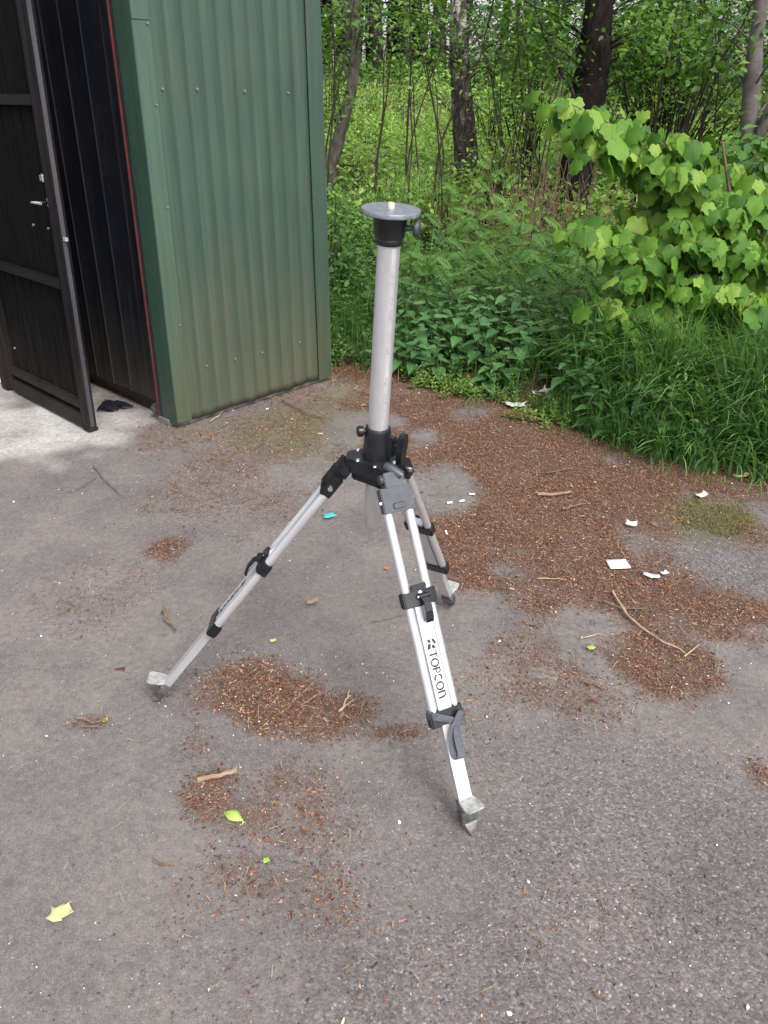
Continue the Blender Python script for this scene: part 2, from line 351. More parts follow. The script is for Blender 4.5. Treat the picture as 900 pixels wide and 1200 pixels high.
def maple_leaf(cup=.18, droop=.3, seed=0):
    rs = np.random.RandomState(seed)
    o = [(.14, -.11), (.30, -.09), (.50, .00), (.48, .18), (.65, .42), (.51, .49), (.39, .59), (.30, .80), (0.08, .88)]
    o = [(x * (1 + rs.uniform(-.1, .1)), y + rs.uniform(-.03, .03)) for x, y in o]
    bend = lambda x, y: -cup * abs(x) ** 1.3 - droop * max(y, 0) ** 2 + .045 * math.sin(11 * x + 7 * y + 2 * seed)
    m = [(0, 0), (0, .28), (0, .58), (0, 1.02)]
    t = [(('m', 0), ('o', 0), ('m', 1)), (('o', 0), ('o', 1), ('m', 1)), (('o', 1), ('o', 2), ('m', 1)), (('o', 2), ('o', 3), ('m', 1)), (('o', 3), ('o', 4), ('m', 1)),
         (('o', 4), ('o', 5), ('m', 1)), (('m', 1), ('o', 5), ('m', 2)), (('o', 5), ('o', 6), ('m', 2)), (('o', 6), ('o', 7), ('m', 2)), (('o', 7), ('o', 8), ('m', 2)), (('o', 8), ('m', 3), ('m', 2))]
    return half_leaf([(x, y, bend(x, y) - .02) for x, y in m], [(x, y, bend(x, y) + .03) for x, y in o], t)
def nettle_leaf(seed=0):
    rs = np.random.RandomState(seed)
    o = [(.16, -.03), (.30, .10), (.34, .26), (.29, .42), (.22, .58), (.13, .76), (.05, .90)]
    b = lambda x, y: .10 * x - .22 * y * y + rs.uniform(-.015, .015)
    m = [(0, 0), (0, .3), (0, .6), (0, 1.0)]
    t = [(('m', 0), ('o', 0), ('m', 1)), (('o', 0), ('o', 1), ('m', 1)), (('o', 1), ('o', 2), ('m', 1)), (('o', 2), ('o', 3), ('m', 1)), (('m', 1), ('o', 3), ('m', 2)),
         (('o', 3), ('o', 4), ('m', 2)), (('o', 4), ('o', 5), ('m', 2)), (('o', 5), ('o', 6), ('m', 2)), (('o', 6), ('m', 3), ('m', 2))]
    return half_leaf([(x, y, b(x, y) - .03) for x, y in m], [(x, y, b(x, y)) for x, y in o], t)
def fern_leaf(seed=0):
    rs = np.random.RandomState(seed); V = []; F = []
    def tri(a, b, c):
        n = len(V); V.extend([a, b, c]); F.append((n, n + 1, n + 2))
    pz = lambda y: -.22 * y * y
    tri((-.008, 0, 0), (.008, 0, 0), (0, 1, pz(1)))
    for i in range(9):
        y = .12 + i * .098; ln = .36 * math.sin(math.pi * (.22 + .72 * (i / 8))) + .05
        for s in (-1, 1):
            a = np.array([0, y, pz(y)]); dr = np.array([s * .85, .5, -.18]); dr /= np.linalg.norm(dr); tip = a + dr * ln
            pr = np.array([-dr[1], dr[0], 0]) * s
            for f in (.25, .5, .75):
                b = a + dr * ln * f; w_ = ln * .26 * (1.15 - f)
                tri(b - dr * .03, b + dr * .03, b + pr * w_ + dr * .06); tri(b + dr * .03, b - dr * .03, b - pr * w_ + dr * .06)
            tri(a - pr * .008, a + pr * .008, tip)
    return np.array(V, float), np.array(F)

class MB:
    def __init__(s): s.v = []; s.f = []
    def add(s, V, F):
        n = len(s.v); s.v.extend([tuple(map(float, p)) for p in V]); s.f.extend([tuple(int(i) + n for i in f) for f in F]); return s
    def box(s, c, size, B=None):
        c = np.asarray(c, float); h = np.asarray(size, float) / 2; B = np.eye(3) if B is None else np.asarray(B)
        V = [c + B @ (h * np.array(k)) for k in ((-1, -1, -1), (1, -1, -1), (1, 1, -1), (-1, 1, -1), (-1, -1, 1), (1, -1, 1), (1, 1, 1), (-1, 1, 1))]
        return s.add(V, [(3, 2, 1, 0), (4, 5, 6, 7), (0, 1, 5, 4), (1, 2, 6, 5), (2, 3, 7, 6), (3, 0, 4, 7)])
    def tube(s, pts, rad, seg=10, cap=True, wob=0.0, rs=None):
        pts = np.asarray(pts, float); n = len(pts); rad = np.broadcast_to(np.asarray(rad, float), (n,)); V = []; F = []
        prev = None
        for i in range(n):
            t = pts[min(i + 1, n - 1)] - pts[max(i - 1, 0)]; t /= max(np.linalg.norm(t), 1e-9)
            if prev is None:
                a = np.array([1.0, 0, 0]) if abs(t[0]) < .8 else np.array([0, 1.0, 0])
            else: a = prev
            x = a - t * (a @ t); x /= np.linalg.norm(x); y = np.cross(t, x); prev = x
            for k in range(seg):
                an = 2 * math.pi * k / seg; r = rad[i]
                if wob and rs is not None: r *= 1 + rs.uniform(-wob, wob)
                V.append(pts[i] + (x * math.cos(an) + y * math.sin(an)) * r)
        for i in range(n - 1):
            for k in range(seg):
                a = i * seg + k; b = i * seg + (k + 1) % seg; F.append((a, b, b + seg, a + seg))
        if cap: F.append(tuple(range(seg))[::-1]); F.append(tuple((n - 1) * seg + k for k in range(seg)))
        return s.add(V, F)
    def cyl(s, a, b, r, r2=None, seg=20): return s.tube([a, b], [r, r if r2 is None else r2], seg)
    def prism(s, poly, z0, z1, B=None, o=(0, 0, 0)):
        B = np.eye(3) if B is None else np.asarray(B); o = np.asarray(o, float); n = len(poly)
        V = [o + B @ np.array([x, y, z]) for z in (z0, z1) for x, y in poly]
        F = [tuple(range(n))[::-1], tuple(range(n, 2 * n))] + [(i, (i + 1) % n, n + (i + 1) % n, n + i) for i in range(n)]
        return s.add(V, F)
    def build(s, name, mat, parent=None, bevel=0.0, smooth_ang=40, fn=None):
        bm = bmesh.new()
        for p in s.v: bm.verts.new(fn(p) if fn else p)
        bm.verts.ensure_lookup_table()
        for f in s.f:
            try: bm.faces.new([bm.verts[i] for i in f])
            except ValueError: pass
        bmesh.ops.recalc_face_normals(bm, faces=bm.faces)
        if bevel:
            ed = [e for e in bm.edges if len(e.link_faces) == 2 and e.calc_face_angle(0) > R(30)]
            bmesh.ops.bevel(bm, geom=ed, offset=bevel, segments=2, affect='EDGES', clamp_overlap=True)
        me = bpy.data.meshes.new(name); bm.to_mesh(me); bm.free()
        me.polygons.foreach_set('use_smooth', np.ones(len(me.polygons), bool)); me.set_sharp_from_angle(angle=R(smooth_ang))
        me.materials.append(mat); return link(name, me, parent)

# ------------------------------------------------------------------ ground
EX = np.array([-30, -6, -1.2, -.35, .10, .43, .71, .90, 1.08, 1.20, 1.45, 1.70, 2.4, 4, 9, 30.0])
EY = np.array([32, 10.5, 5.45, 4.60, 4.38, 4.16, 3.99, 3.76, 3.52, 3.35, 3.20, 3.08, 2.75, 1.9, -.6, -12.0])
def edge_y(x): return np.interp(x, EX, EY)
def terrain(x, y):
    x = np.asarray(x, float); y = np.asarray(y, float); d = y - edge_y(x)
    z = -.012 + smooth(0, .5, d) * .05 + smooth(.2, 3, d) * .05
    z = z + .064 * np.clip(y - 7.0, 0, 21.0) * smooth(0, 1.5, d) - .10 * np.clip(y - 31, 0, 60) * smooth(0, 1.5, d)
    z = z + smooth(.2, 1.5, d) * (vnoise(x * 1.1, y * 1.1, 5) - .5) * .14
    return z
def spaced(a, lo, hi, b, step, n):
    g1 = lo - np.geomspace(step, lo - a, n)[::-1]; g2 = hi + np.geomspace(step, b - hi, n)
    return np.concatenate([g1, np.arange(lo, hi + step / 2, step), g2])
def grid_mesh(name, xs, ys, zf, mat, keep=None):
    X, Y = np.meshgrid(xs, ys); Z = zf(X, Y); V = np.stack([X, Y, Z], -1).reshape(-1, 3)
    nx, ny = len(xs), len(ys); i = np.arange(nx - 1)[None] + (np.arange(ny - 1) * nx)[:, None]
    F = np.stack([i, i + 1, i + nx + 1, i + nx], -1).reshape(-1, 4)
    if keep is not None:
        c = V[F].mean(1); F = F[keep(c[:, 0], c[:, 1])]
        u, inv = np.unique(F, return_inverse=True); V = V[u]; F = inv.reshape(F.shape)
    return fast_mesh(name, V, F, mat, smooth_it=True), V
me, _ = grid_mesh('ground', spaced(-260, -7, 9, 260, .14, 26), spaced(-120, 1.5, 34, 420, .14, 26), terrain, M['soil'])
tag(link('ground', me), kind='structure')

# leaf litter, moss and dust: where they lie (photo survey -> ellipses on the ground)
LIT = [(600, 520, 150, 55, 1.0), (500, 470, 80, 22, .8), (640, 600, 140, 75, 1.0), (700, 670, 110, 60, .95), (770, 690, 95, 60, .8), (545, 645, 50, 45, .9), (870, 625, 60, 22, .5),
       (880, 715, 35, 14, .8), (860, 580, 80, 18, .6), (770, 770, 85, 45, .8), (660, 800, 75, 40, .42), (620, 760, 55, 30, .35), (820, 560, 110, 22, .9), (840, 690, 40, 15, .7),
       (300, 815, 105, 42, .85), (400, 832, 55, 38, .75), (245, 930, 45, 40, .62), (345, 960, 105, 70, .36), (300, 1030, 110, 55, .33), (380, 1040, 60, 50, .3), (465, 858, 55, 14, .45), (230, 870, 30, 30, .3),
       (290, 510, 120, 45, .33), (200, 642, 27, 15, .7), (260, 580, 110, 40, .22), (100, 690, 80, 45, .14), (330, 470, 60, 25, .35), (560, 830, 60, 60, .15), (110, 845, 22, 8, .4), (895, 910, 25, 22, .5),
       (520, 600, 60, 40, .35), (680, 1100, 200, 110, .07), (420, 1150, 220, 80, .05)]
BARE = [(525, 572, 42, 34, 1.0), (845, 660, 85, 42, .9), (790, 735, 35, 26, .35), (455, 745, 50, 60, .6)]
MOSS = [(335, 510, 75, 30, .75), (410, 465, 40, 22, .5), (840, 612, 60, 26, .9), (240, 500, 50, 16, .3)]
DUST = [(45, 500, 95, 32, 1.0), (120, 497, 60, 22, .8), (-60, 490, 90, 40, .8), (640, 792, 26, 14, .16)]
DARK = [(800, 1000, 260, 170, .68), (700, 1180, 380, 120, .62), (470, 1000, 150, 90, .3), (560, 900, 120, 60, .25), (200, 1150, 160, 60, .25), (845, 655, 85, 40, .95), (790, 735, 40, 26, .6)]
def blobs(B):
    o = []
    for (px, py, rx, ry, wt) in B:
        c = P(px, py); a = P(px + rx, py); b = P(px, py - ry); o.append((c[0], c[1], np.linalg.norm(a - c), np.linalg.norm(b - c), wt))
    return o
def field(B, x, y, seed, rag=.9, s=3.5):
    n = (vnoise(x * s, y * s, seed, 4) - .5) * 2 * rag; out = np.zeros_like(x)
    for cx, cy, rx, ry, wt in B:
        r = np.sqrt(((x - cx) / rx) ** 2 + ((y - cy) / ry) ** 2)
        out = np.maximum(out, wt * smooth(1.25, .45, r + n * .55))
    return out
LITB, BAREB, MOSSB, DUSTB, DARKB = map(blobs, (LIT, BARE, MOSS, DUST, DARK))
def litter_density(x, y):
    d = field(LITB, x, y, 21, 1.35, 4.5) * (1 - field(BAREB, x, y, 22))
    fr = edge_y(x) - y
    d = np.maximum(d, smooth(.40, .05, fr + (vnoise(x * 4, y * 4, 9) - .5) * .3) * .8 * (x > -.4))
    return d
xs = spaced(-40, -2.6, 2.9, 40, .022, 24); ys = spaced(-30, .35, 5.4, 40, .022, 24)
def asph_z(x, y): return (vnoise(x * .9, y * .9, 31) - .5) * .012 + (vnoise(x * 6, y * 6, 32) - .5) * .003 - .002
me, V = grid_mesh('asphalt', xs, ys, asph_z, M['asphalt'], lambda x, y: y < edge_y(x) - .03 + (vnoise(x * 5, y * 5, 41) - .5) * .22)
dl = litter_density(V[:, 0], V[:, 1]) ** .72; dm = field(MOSSB, V[:, 0], V[:, 1], 23); dd = field(DUSTB, V[:, 0], V[:, 1], 24, 1.3, 6)
a = me.attributes.new('dirt', 'FLOAT_COLOR', 'POINT')
a.data.foreach_set('color', np.stack([dl, dm, dd, np.ones_like(dl)], 1).astype(np.float32).ravel())
wn = np.clip(field(DARKB, V[:, 0], V[:, 1], 25, .8, 1.2) + .25 * (vnoise(V[:, 0] * 2, V[:, 1] * 2, 26)) + .12, 0, 1)
a = me.attributes.new('worn', 'FLOAT', 'POINT'); a.data.foreach_set('value', wn.astype(np.float32))
tag(link('asphalt', me), kind='structure')

def scatter(n, fn, x0=-2.8, x1=3.2, y0=.35, y1=5.2):
    x = RS.uniform(x0, x1, n); y = RS.uniform(y0, y1, n); k = RS.uniform(0, 1, n) < fn(x, y); return x[k], y[k]
# leaf litter flakes
x, y = scatter(5000000, lambda x, y: np.clip(litter_density(x, y) ** 1.15 * .74 * (.35 + .95 * vnoise(x * 9, y * 9, 52)), 0, 1) * (y < edge_y(x) + .35))
x2, y2 = scatter(30000, lambda x, y: (.75 * vnoise(x * 2.5, y * 2.5, 53) ** 2) * (y < edge_y(x)))
x = np.concatenate([x, x2]); y = np.concatenate([y, y2]); n = len(x)
den = litter_density(x, y)
z = np.maximum(asph_z(x, y), terrain(x, y)) + .002 + RS.uniform(0, 1, n) * .007 * den
th = RS.uniform(0, 2 * np.pi, n); d = np.stack([np.cos(th), np.sin(th), RS.uniform(-.25, .25, n)], 1); up = np.stack([RS.normal(0, .35, n), RS.normal(0, .35, n), np.ones(n)], 1)
ln = RS.gamma(2.4, .00125, n) + .0026; s = np.stack([ln * RS.uniform(.35, 1.0, n), ln, ln], 1)
FLAKE = (np.array([(-.18, 0, .05), (.18, 0, .05), (.24, .5, 0), (-.24, .5, 0), (-.1, 1, .08), (.1, 1, .08)]), np.array([(0, 1, 2, 3), (3, 2, 5, 4)]))
vv = np.clip(RS.beta(1.6, 2.2, n) + (RS.uniform(0, 1, n) < .04) * .5, 0, 1)
ob = leaf_cloud('leaf_litter', M['litter'], *LEAF2, np.stack([x, y, z], 1), d, up, s, vv)
k = RS.uniform(0, 1, n) < .025                   # bigger curled scales among the crumbs
ob2 = leaf_cloud('leaf_litter', M['litter'], *FLAKE, np.stack([x, y, z + .002], 1)[k], d[k][:, [1, 0, 2]], up[k], s[k] * 1.9, vv[k])
tag(ob2, 'larger curled brown scales lying on the leaf litter', 'litter', kind='stuff')
tag(ob, 'red brown leaf litter strewn in drifts over the asphalt', 'litter', kind='stuff')
# fine needles and stalks among the litter
x, y = scatter(60000, lambda x, y: np.clip(litter_density(x, y) * .5 + .02, 0, 1) * (y < edge_y(x) + .2)); n = len(x)
z = np.maximum(asph_z(x, y), terrain(x, y)) + .004 + RS.uniform(0, 1, n) * .005
th = RS.uniform(0, 2 * np.pi, n); d = np.stack([np.cos(th), np.sin(th), RS.uniform(-.1, .15, n)], 1); up = np.tile([0, 0, 1.0], (n, 1))
ln = RS.gamma(3, .006, n) + .006; s = np.stack([np.full(n, .0032), ln, ln * .3], 1)
ob = leaf_cloud('dry_stalks', M['drygrass'], *FLAKE, np.stack([x, y, z], 1), d, up, s, RS.beta(1.6, 2.2, n))
tag(ob, 'dry stalks and needles mixed into the leaf litter', 'litter', kind='stuff')
# white grit specks
OCT = (np.array([(.5, 0, 0), (-.5, 0, 0), (0, .5, 0), (0, -.5, 0), (0, 0, .35), (0, 0, -.35)]), np.array([(0, 2, 4), (2, 1, 4), (1, 3, 4), (3, 0, 4), (2, 0, 5), (1, 2, 5), (3, 1, 5), (0, 3, 5)]))
GR = blobs([(310, 800, 110, 50, 1), (330, 960, 120, 80, .55), (120, 1140, 140, 70, .6), (60, 640, 120, 90, .25), (350, 560, 90, 60, .3), (700, 600, 200, 120, .25), (560, 1080, 200, 100, .2)])
x, y = scatter(105000, lambda x, y: (.05 + field(GR, x, y, 61) * .55) * (.2 + vnoise(x * 4, y * 4, 62)) * .55 * (y < edge_y(x) - .05)); n = len(x)
th = RS.uniform(0, 2 * np.pi, n); d = np.stack([np.cos(th), np.sin(th), np.zeros(n)], 1)
sz = RS.gamma(1.5, .0011, n) + .0014
ob = leaf_cloud('white_grit', M['grit'], *OCT, np.stack([x, y, asph_z(x, y) + sz * .25 + .001], 1), d, np.tile([0, 0, 1.0], (n, 1)), np.stack([sz * RS.uniform(.6, 1.3, n), sz * RS.uniform(.6, 1.5, n), sz * .8], 1), RS.uniform(0, 1, n))
tag(ob, 'pale grit and paint flecks scattered on the asphalt', 'grit', kind='stuff')
# loose dark and grey stones of the worn surface
x, y = scatter(90000, lambda x, y: np.clip(field(DARKB, x, y, 25, .8, 1.2) * .8 + .1, 0, 1) * (y < edge_y(x) - .05)); n = len(x)
th = RS.uniform(0, 2 * np.pi, n); d = np.stack([np.cos(th), np.sin(th), np.zeros(n)], 1); sz = RS.gamma(3, .0009, n) + .0016
M['chips'] = var_mat('stone_chips', [(0, (.065, .058, .058)), (.6, (.115, .105, .104)), (.92, (.16, .15, .148)), (1, (.23, .215, .21))])
ob = leaf_cloud('stone_chips', M['chips'], *OCT, np.stack([x, y, asph_z(x, y) + sz * .1], 1), d, np.tile([0, 0, 1.0], (n, 1)), np.stack([sz, sz * RS.uniform(.8, 1.5, n), sz * .7], 1), RS.beta(2, 2.5, n))
tag(ob, 'grey stone chips standing proud of the worn asphalt', 'gravel', kind='stuff')
# moss mound
x, y = scatter(110000, lambda x, y: np.clip(field(blobs([(850, 608, 52, 20, 1.0), (815, 590, 40, 12, .5), (760, 588, 30, 10, .25)]), x, y, 71, 1.7, 8), 0, 1) ** 1.5, 1.0, 2.3, 2.4, 3.6); n = len(x)
hh = field(blobs([(845, 608, 58, 24, 1.0)]), x, y, 71, .8, 6) * .012
th = RS.uniform(0, 2 * np.pi, n); d = np.stack([np.cos(th), np.sin(th), RS.uniform(.2, 1.5, n)], 1)
sz = RS.uniform(.003, .008, n)
ob = leaf_cloud('moss', M['moss'], *LEAF2, np.stack([x, y, asph_z(x, y) + hh * RS.uniform(0, 1, n)], 1), d, RS.normal(0, 1, (n, 3)), sz, RS.beta(2, 2, n))
tag(ob, 'low yellow green moss cushion on the asphalt by the grass', 'moss', kind='stuff')

# ------------------------------------------------------------------ the green shed
SA = P(207, 502); SB = P(386.5, 444); sv = SB - SA; SLEN = float(np.linalg.norm(sv)); sv /= SLEN
shed = empty('shed', SA, math.atan2(sv[1], sv[0]))
tag(shed, 'green corrugated metal shed with a dark panelled doorway beside the tripod', 'shed')
def lean(p):                               # the old front frame leans a little
    return (p[0] + .0207 * p[2] * max(0, 1 - max(p[0], 0) / 1.07), p[1], p[2])
SH = 2.35
def sheet_profile():
    pts = []; x = .078; pitch = .0905
    while x < .985:
        t = ((x - .078) % pitch) / pitch
        yy = -.0088 * (0.5 - 0.5 * math.cos(2 * math.pi * t)) ** .5
        pts.append((x, yy)); x += pitch / 12
    return pts
prof = sheet_profile(); nz = 24; V = []; F = []
for j in range(nz):
    for (x, yy) in prof:
        zb = .024 + .003 * math.sin(x * 23) + .010 * (vnoise(x * 30, 0.5, 77) - .5); z = zb + (SH - zb) * (j / (nz - 1)) ** 1.3
        V.append((x, yy - .004 + .004 * (vnoise(x * 4, z * 3, 78) - .5), z))
m_ = len(prof)
for j in range(nz - 1):
    for i in range(m_ - 1):
        F.append((j * m_ + i, j * m_ + i + 1, (j + 1) * m_ + i + 1, (j + 1) * m_ + i))
V = [lean(p) for p in V]
me = fast_mesh('side_wall', V, F, M['green_sheet'], smooth_it=True); sw = link('side_wall', me, shed)
sm = sw.modifiers.new('sheet thickness', 'SOLIDIFY'); sm.thickness = .002; sm.offset = -1
def wavy_strip(name, mat, x0, x1, y0, y1, z0, bev=.0025, top=SH, parent=shed):
    b = MB(); zs = np.linspace(z0, top, 9); n = len(zs)
    V = []
    for i, zz in enumerate(zs):
        o = .003 * (vnoise(zz * 4, x0 * 9 + y0 * 5, 81) - .5)
        for (xx, yy) in ((x0, y0), (x1, y0), (x1, y1), (x0, y1)): V.append((xx + o, yy + o, zz))
    F = [(0, 1, 2, 3)] + [tuple(4 * (n - 1) + k for k in range(4))]
    for i in range(n - 1):
        for k in range(4): F.append((4 * i + k, 4 * i + (k + 1) % 4, 4 * i + 4 + (k + 1) % 4, 4 * i + 4 + k))
    b.add(V, F); return b.build(name, mat, parent, bev, fn=lean)
wavy_strip('corner_flashing', M['green_flash'], -.002, .083, -.019, -.0165, .03, 0, 1.775)
wavy_strip('corner_flashing', M['green_flash'], -.003, .080, -.0225, -.0195, 1.768, 0)
wavy_strip('front_flashing', M['green_front'], -.006, -.0025, -.0185, .105, .02, 0)
wavy_strip('end_flashing', M['green_end'], .972, SLEN, -.019, -.016, .02, 0)
wavy_strip('door_seal', M['red_seal'], -.010, -.0015, .134, .148, .03, .002)
b = MB()                                        # torn mastic bead beside the red strip
for i in range(60):
    zz = .03 + i * (SH - .03) / 60; b.box((-.0035, .118 + .006 * (vnoise(zz * 18, 1.3, 82) - .5), zz + .02), (.006, .022 + .014 * vnoise(zz * 25, 2.2, 83), .0395))
b.build('mastic_bead', M['mastic'], shed, fn=lean)
wavy_strip('jamb', M['door_frame'], -.001, .045, .149, .158, .03, .001)
b = MB(); b.box((SLEN / 2 + .004, .09, .028), (SLEN - .02, .16, .066)); b.build('plinth', M['concrete'], shed, .008)
b = MB(); b.box((.055, .10, .018), (.13, .12, .05)); b.build('plinth', M['concrete'], shed, .01)
# screws in the sheet
SCR = MB(); SCR.cyl((0, .004, 0), (0, -.003, 0), .0085, seg=10); SCR.cyl((0, -.003, 0), (0, -.0085, 0), .005, seg=6)
s0 = SCR.build('screw', M['screw'], shed)
spots = [(.114, 1.52), (.295, 1.52), (.566, 1.513), (.838, 1.507), (.204, .283), (.385, .281), (.566, .275), (.838, .275)]
for i, (xx, zz) in enumerate(spots):
    o = s0 if i == 0 else s0.copy()
    if i: COL.objects.link(o); o.parent = shed
    o.location = lean((xx, -.016, zz)); o.scale = (.75, .75, .75)
for (xx, zz) in ((.07, 1.755), (.07, 1.46), (.072, 1.05), (.071, .52)):
    o = s0.copy(); COL.objects.link(o); o.parent = shed; o.location = lean((xx, -.022, zz)); o.scale = (.6, .6, .6)
# body of the shed behind the sheets
b = MB(); b.box((SLEN + .0, 1.3, SH / 2), (.02, 2.5, SH)); b.build('back_wall', M['green_sheet'], shed)
b = MB(); b.box((.52, 2.55, SH / 2), (1.1, .02, SH)); b.build('back_wall', M['green_sheet'], shed)
b = MB(); b.box((.5, 1.25, SH + .04), (1.35, 2.8, .06)); b.build('roof', M['green_front'], shed, .005)
b = MB(); b.box((.56, 1.3, .006), (1.0, 2.3, .05)); b.build('floor', M['soil'], shed)
# closed inner leaf of folded sheet panels
leaf1 = MB(); leaf1.box((.052, .74, .062), (.035, 1.15, .03)); leaf1.box((.052, .74, SH - .05), (.035, 1.15, .08))
leaf1.box((.052, 1.3355, SH / 2 - .005), (.0345, .036, SH - .16)); leaf1 = leaf1.build('closed_door', M['door_frame'], shed, .003, fn=lean)
edges_y = [.159, .275, .457, .640, .820, 1.0, 1.18, 1.36]
for i in range(len(edges_y) - 1):
    y0, y1 = edges_y[i] + .0015, edges_y[i + 1] - .0015; zb = .078
    b = MB()
    poly = [(.040, y0), (.028, y0 + .003), (.028, y0 + .010), (.036, y0 + .016), (.040, (y0 + y1) / 2), (.036, y1 - .006), (.034, y1), (.05, y1), (.05, y0)]
    b.prism(poly, zb, SH - .09); b.build('panel', M['dark_panel'], leaf1, fn=lean)
b = MB(); b.box((.012, .19, .055), (.05, .055, .05)); b.build('foot_bolt', M['dark_cast'], leaf1, .012)
# open leaf standing in front of the doorway
LX = -.339
def sag(p):                                # hangs out of square on its hinges
    return lean((p[0] + LX, p[1] - .036 * p[2], p[2] + .0 * p[1]))
ob = MB(); y0, y1, zt = .272, 1.165, 2.05
ob.box((.026, y0 + .026, (zt + .02) / 2), (.052, .052, zt - .02)); ob.box((.026, y1 - .026, (zt + .02) / 2), (.05, .052, zt - .02))
ob.box((.026, (y0 + y1) / 2, .048), (.0495, y1 - y0 - .108, .075)); ob.box((.026, (y0 + y1) / 2, zt - .04), (.0495, y1 - y0 - .108, .075))
door = ob.build('open_door', M['door_frame'], shed, .004, fn=sag)
for zz in (.135, .722, 1.478):
    b = MB(); b.box((.017, (y0 + y1) / 2, zz), (.030, y1 - y0 - .110, .042)); b.build('rail', M['door_frame'], door, .003, fn=sag)
ny = 8; bw = (y1 - y0 - .108) / ny
for i in range(ny):
    ya = y0 + .054 + i * bw
    b = MB(); b.prism([(.034, ya + .001), (.031, ya + .006), (.031, ya + bw - .012), (.026, ya + bw - .009), (.026, ya + bw - .004), (.034, ya + bw - .001), (.045, ya + bw - .001), (.045, ya + .001)], .088, zt - .08)
    b.build('board', M['door_board'], door, fn=sag)
b = MB(); b.box((.026, y0 - .0035, (zt) / 2), (.020, .007, zt - .05)); b.build('edge_strip', M['edge_metal'], door, .002, fn=sag)
b = MB(); c = np.array((.031, y0 + .083, 1.075))
b.cyl(c, c + (-.008, 0, 0), .024, seg=20); b.cyl(c + (-.006, 0, 0), c + (-.045, 0, 0), .008, seg=12); b.tube([c + (-.043, 0, 0), c + (-.046, .03, 0), c + (-.045, .075, -.002), c + (-.035, .12, -.006)], [.0085, .008, .0075, .006], 10)
b.build('handle', M['chrome'], door, fn=sag)
b = MB(); c = np.array((.031, y0 + .075, 1.178)); b.cyl(c, c + (-.010, 0, 0), .026, seg=20); b.cyl(c + (-.008, 0, 0), c + (-.026, 0, 0), .019, .017, seg=20); b.box(c + np.array((-.03, 0, 0)), (.012, .007, .024))
b.build('lock_cylinder', M['chrome'], door, .0015, fn=sag)
b = MB(); c = np.array((.026, y0 - .006, .93)); b.box(c + np.array((0, -.010, 0)), (.014, .022, .016))
b.build('latch_bolt', M['cast_metal'], door, .001, fn=sag)
b = MB(); b.box((.026, y0 + .02, .012), (.055, .06, .02)); b.build('door_foot', M['door_frame'], door, .004, fn=sag)
for (yy, zz) in ((y0 + .14, .96), (y0 + .29, .96), (y1 - .11, .27)):
    b = MB(); b.cyl((.031, yy, zz), (.024, yy, zz), .006, seg=8); b.build('rivet', M['screw'], door, fn=sag)
b = MB(); b.box((LX + .03, 1.215, SH / 2), (.08, .07, SH)); b.box((LX / 2 + .02, 1.27, SH / 2), (.36, .03, SH)); b.build('hinge_post', M['door_frame'], shed, .004)

# things at the shed's threshold
b = MB(); rs = np.random.RandomState(5); c = P(138, 482)
for k in range(5):
    a0 = c + np.array((rs.uniform(-.06, .06), rs.uniform(-.03, .05), .02)); b.tube([a0 + (-.05, 0, -.01), a0 + (-.02, .01, .012), a0 + (.03, -.01, .01), a0 + (.06, .02, -.012)], [.004, .013, .012, .004], 8, wob=.4, rs=rs)
tag(b.build('plastic_scrap', M['black_plastic']), 'crumpled black plastic scrap under the closed dark door panel', 'scrap')
rc = P(-1, 447); pk = empty('packet', rc); tag(pk, 'red and white packet standing behind the open dark door', 'packet')
b = MB(); b.box((0, 0, .085), (.06, .05, .07)); b.build('red_top', M['red_pack'], pk, .006)
b = MB(); b.box((0, 0, .025), (.064, .054, .05)); b.build('white_base', M['paper'], pk, .006)

# ------------------------------------------------------------------ the tripod
HB = np.array([-.0185, 1.649, .7485])
FEET = [P(554, 980), P(178, 822), P(529, 710)]
CEN = np.array([HB[0], HB[1], 0.0])
tri = empty('surveying_tripod', CEN)
tag(tri, 'aluminium surveying tripod with raised centre column and round top plate on the asphalt', 'tripod')
ax = np.array([math.sin(R(3.1)), -math.sin(R(5)), 1.0]); ax /= np.linalg.norm(ax)
ex = np.array([1.0, 0, 0]); ex -= ax * (ex @ ax); ex /= np.linalg.norm(ex); ey = np.cross(ax, ex)
CB = np.stack([ex, ey, ax], 1)                      # column frame: x right, y away, z up the column
hl = HB - CEN
def C_(x, y, z): return hl + CB @ np.array([x, y, z], float)
def ring(b, prof, seg=40, xy=(0, 0)):              # turned shape in the column frame
    V = []; n = len(prof)
    for (r, z) in prof:
        for k in range(seg):
            a = 2 * math.pi * k / seg; V.append(C_(xy[0] + r * math.cos(a), xy[1] + r * math.sin(a), z))
    F = [(i * seg + k, i * seg + (k + 1) % seg, (i + 1) * seg + (k + 1) % seg, (i + 1) * seg + k) for i in range(n - 1) for k in range(seg)]
    F += [tuple(range(seg))[::-1], tuple((n - 1) * seg + k for k in range(seg))]
    return b.add(V, F)
b = MB(); ring(b, [(.0235, -.03), (.0235, .500)]); col_ = b.build('centre_column', M['aluminium'], tri, smooth_ang=50)
b = MB(); ring(b, [(.0205, -.188), (.0225, -.184), (.0225, -.045)]); b.build('lower_tube', M['dull_aluminium'], tri, smooth_ang=50)
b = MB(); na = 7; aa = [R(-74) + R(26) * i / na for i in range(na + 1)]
b.add([C_(.02358 * math.cos(q), .02358 * math.sin(q), z_) for z_ in (.005, .488) for q in aa], [(i, i + 1, na + 2 + i, na + 1 + i) for i in range(na)]); b.build('highlight_strip', M['strip'], col_)  # bright highlight on the column, painted as a pale strip under the print
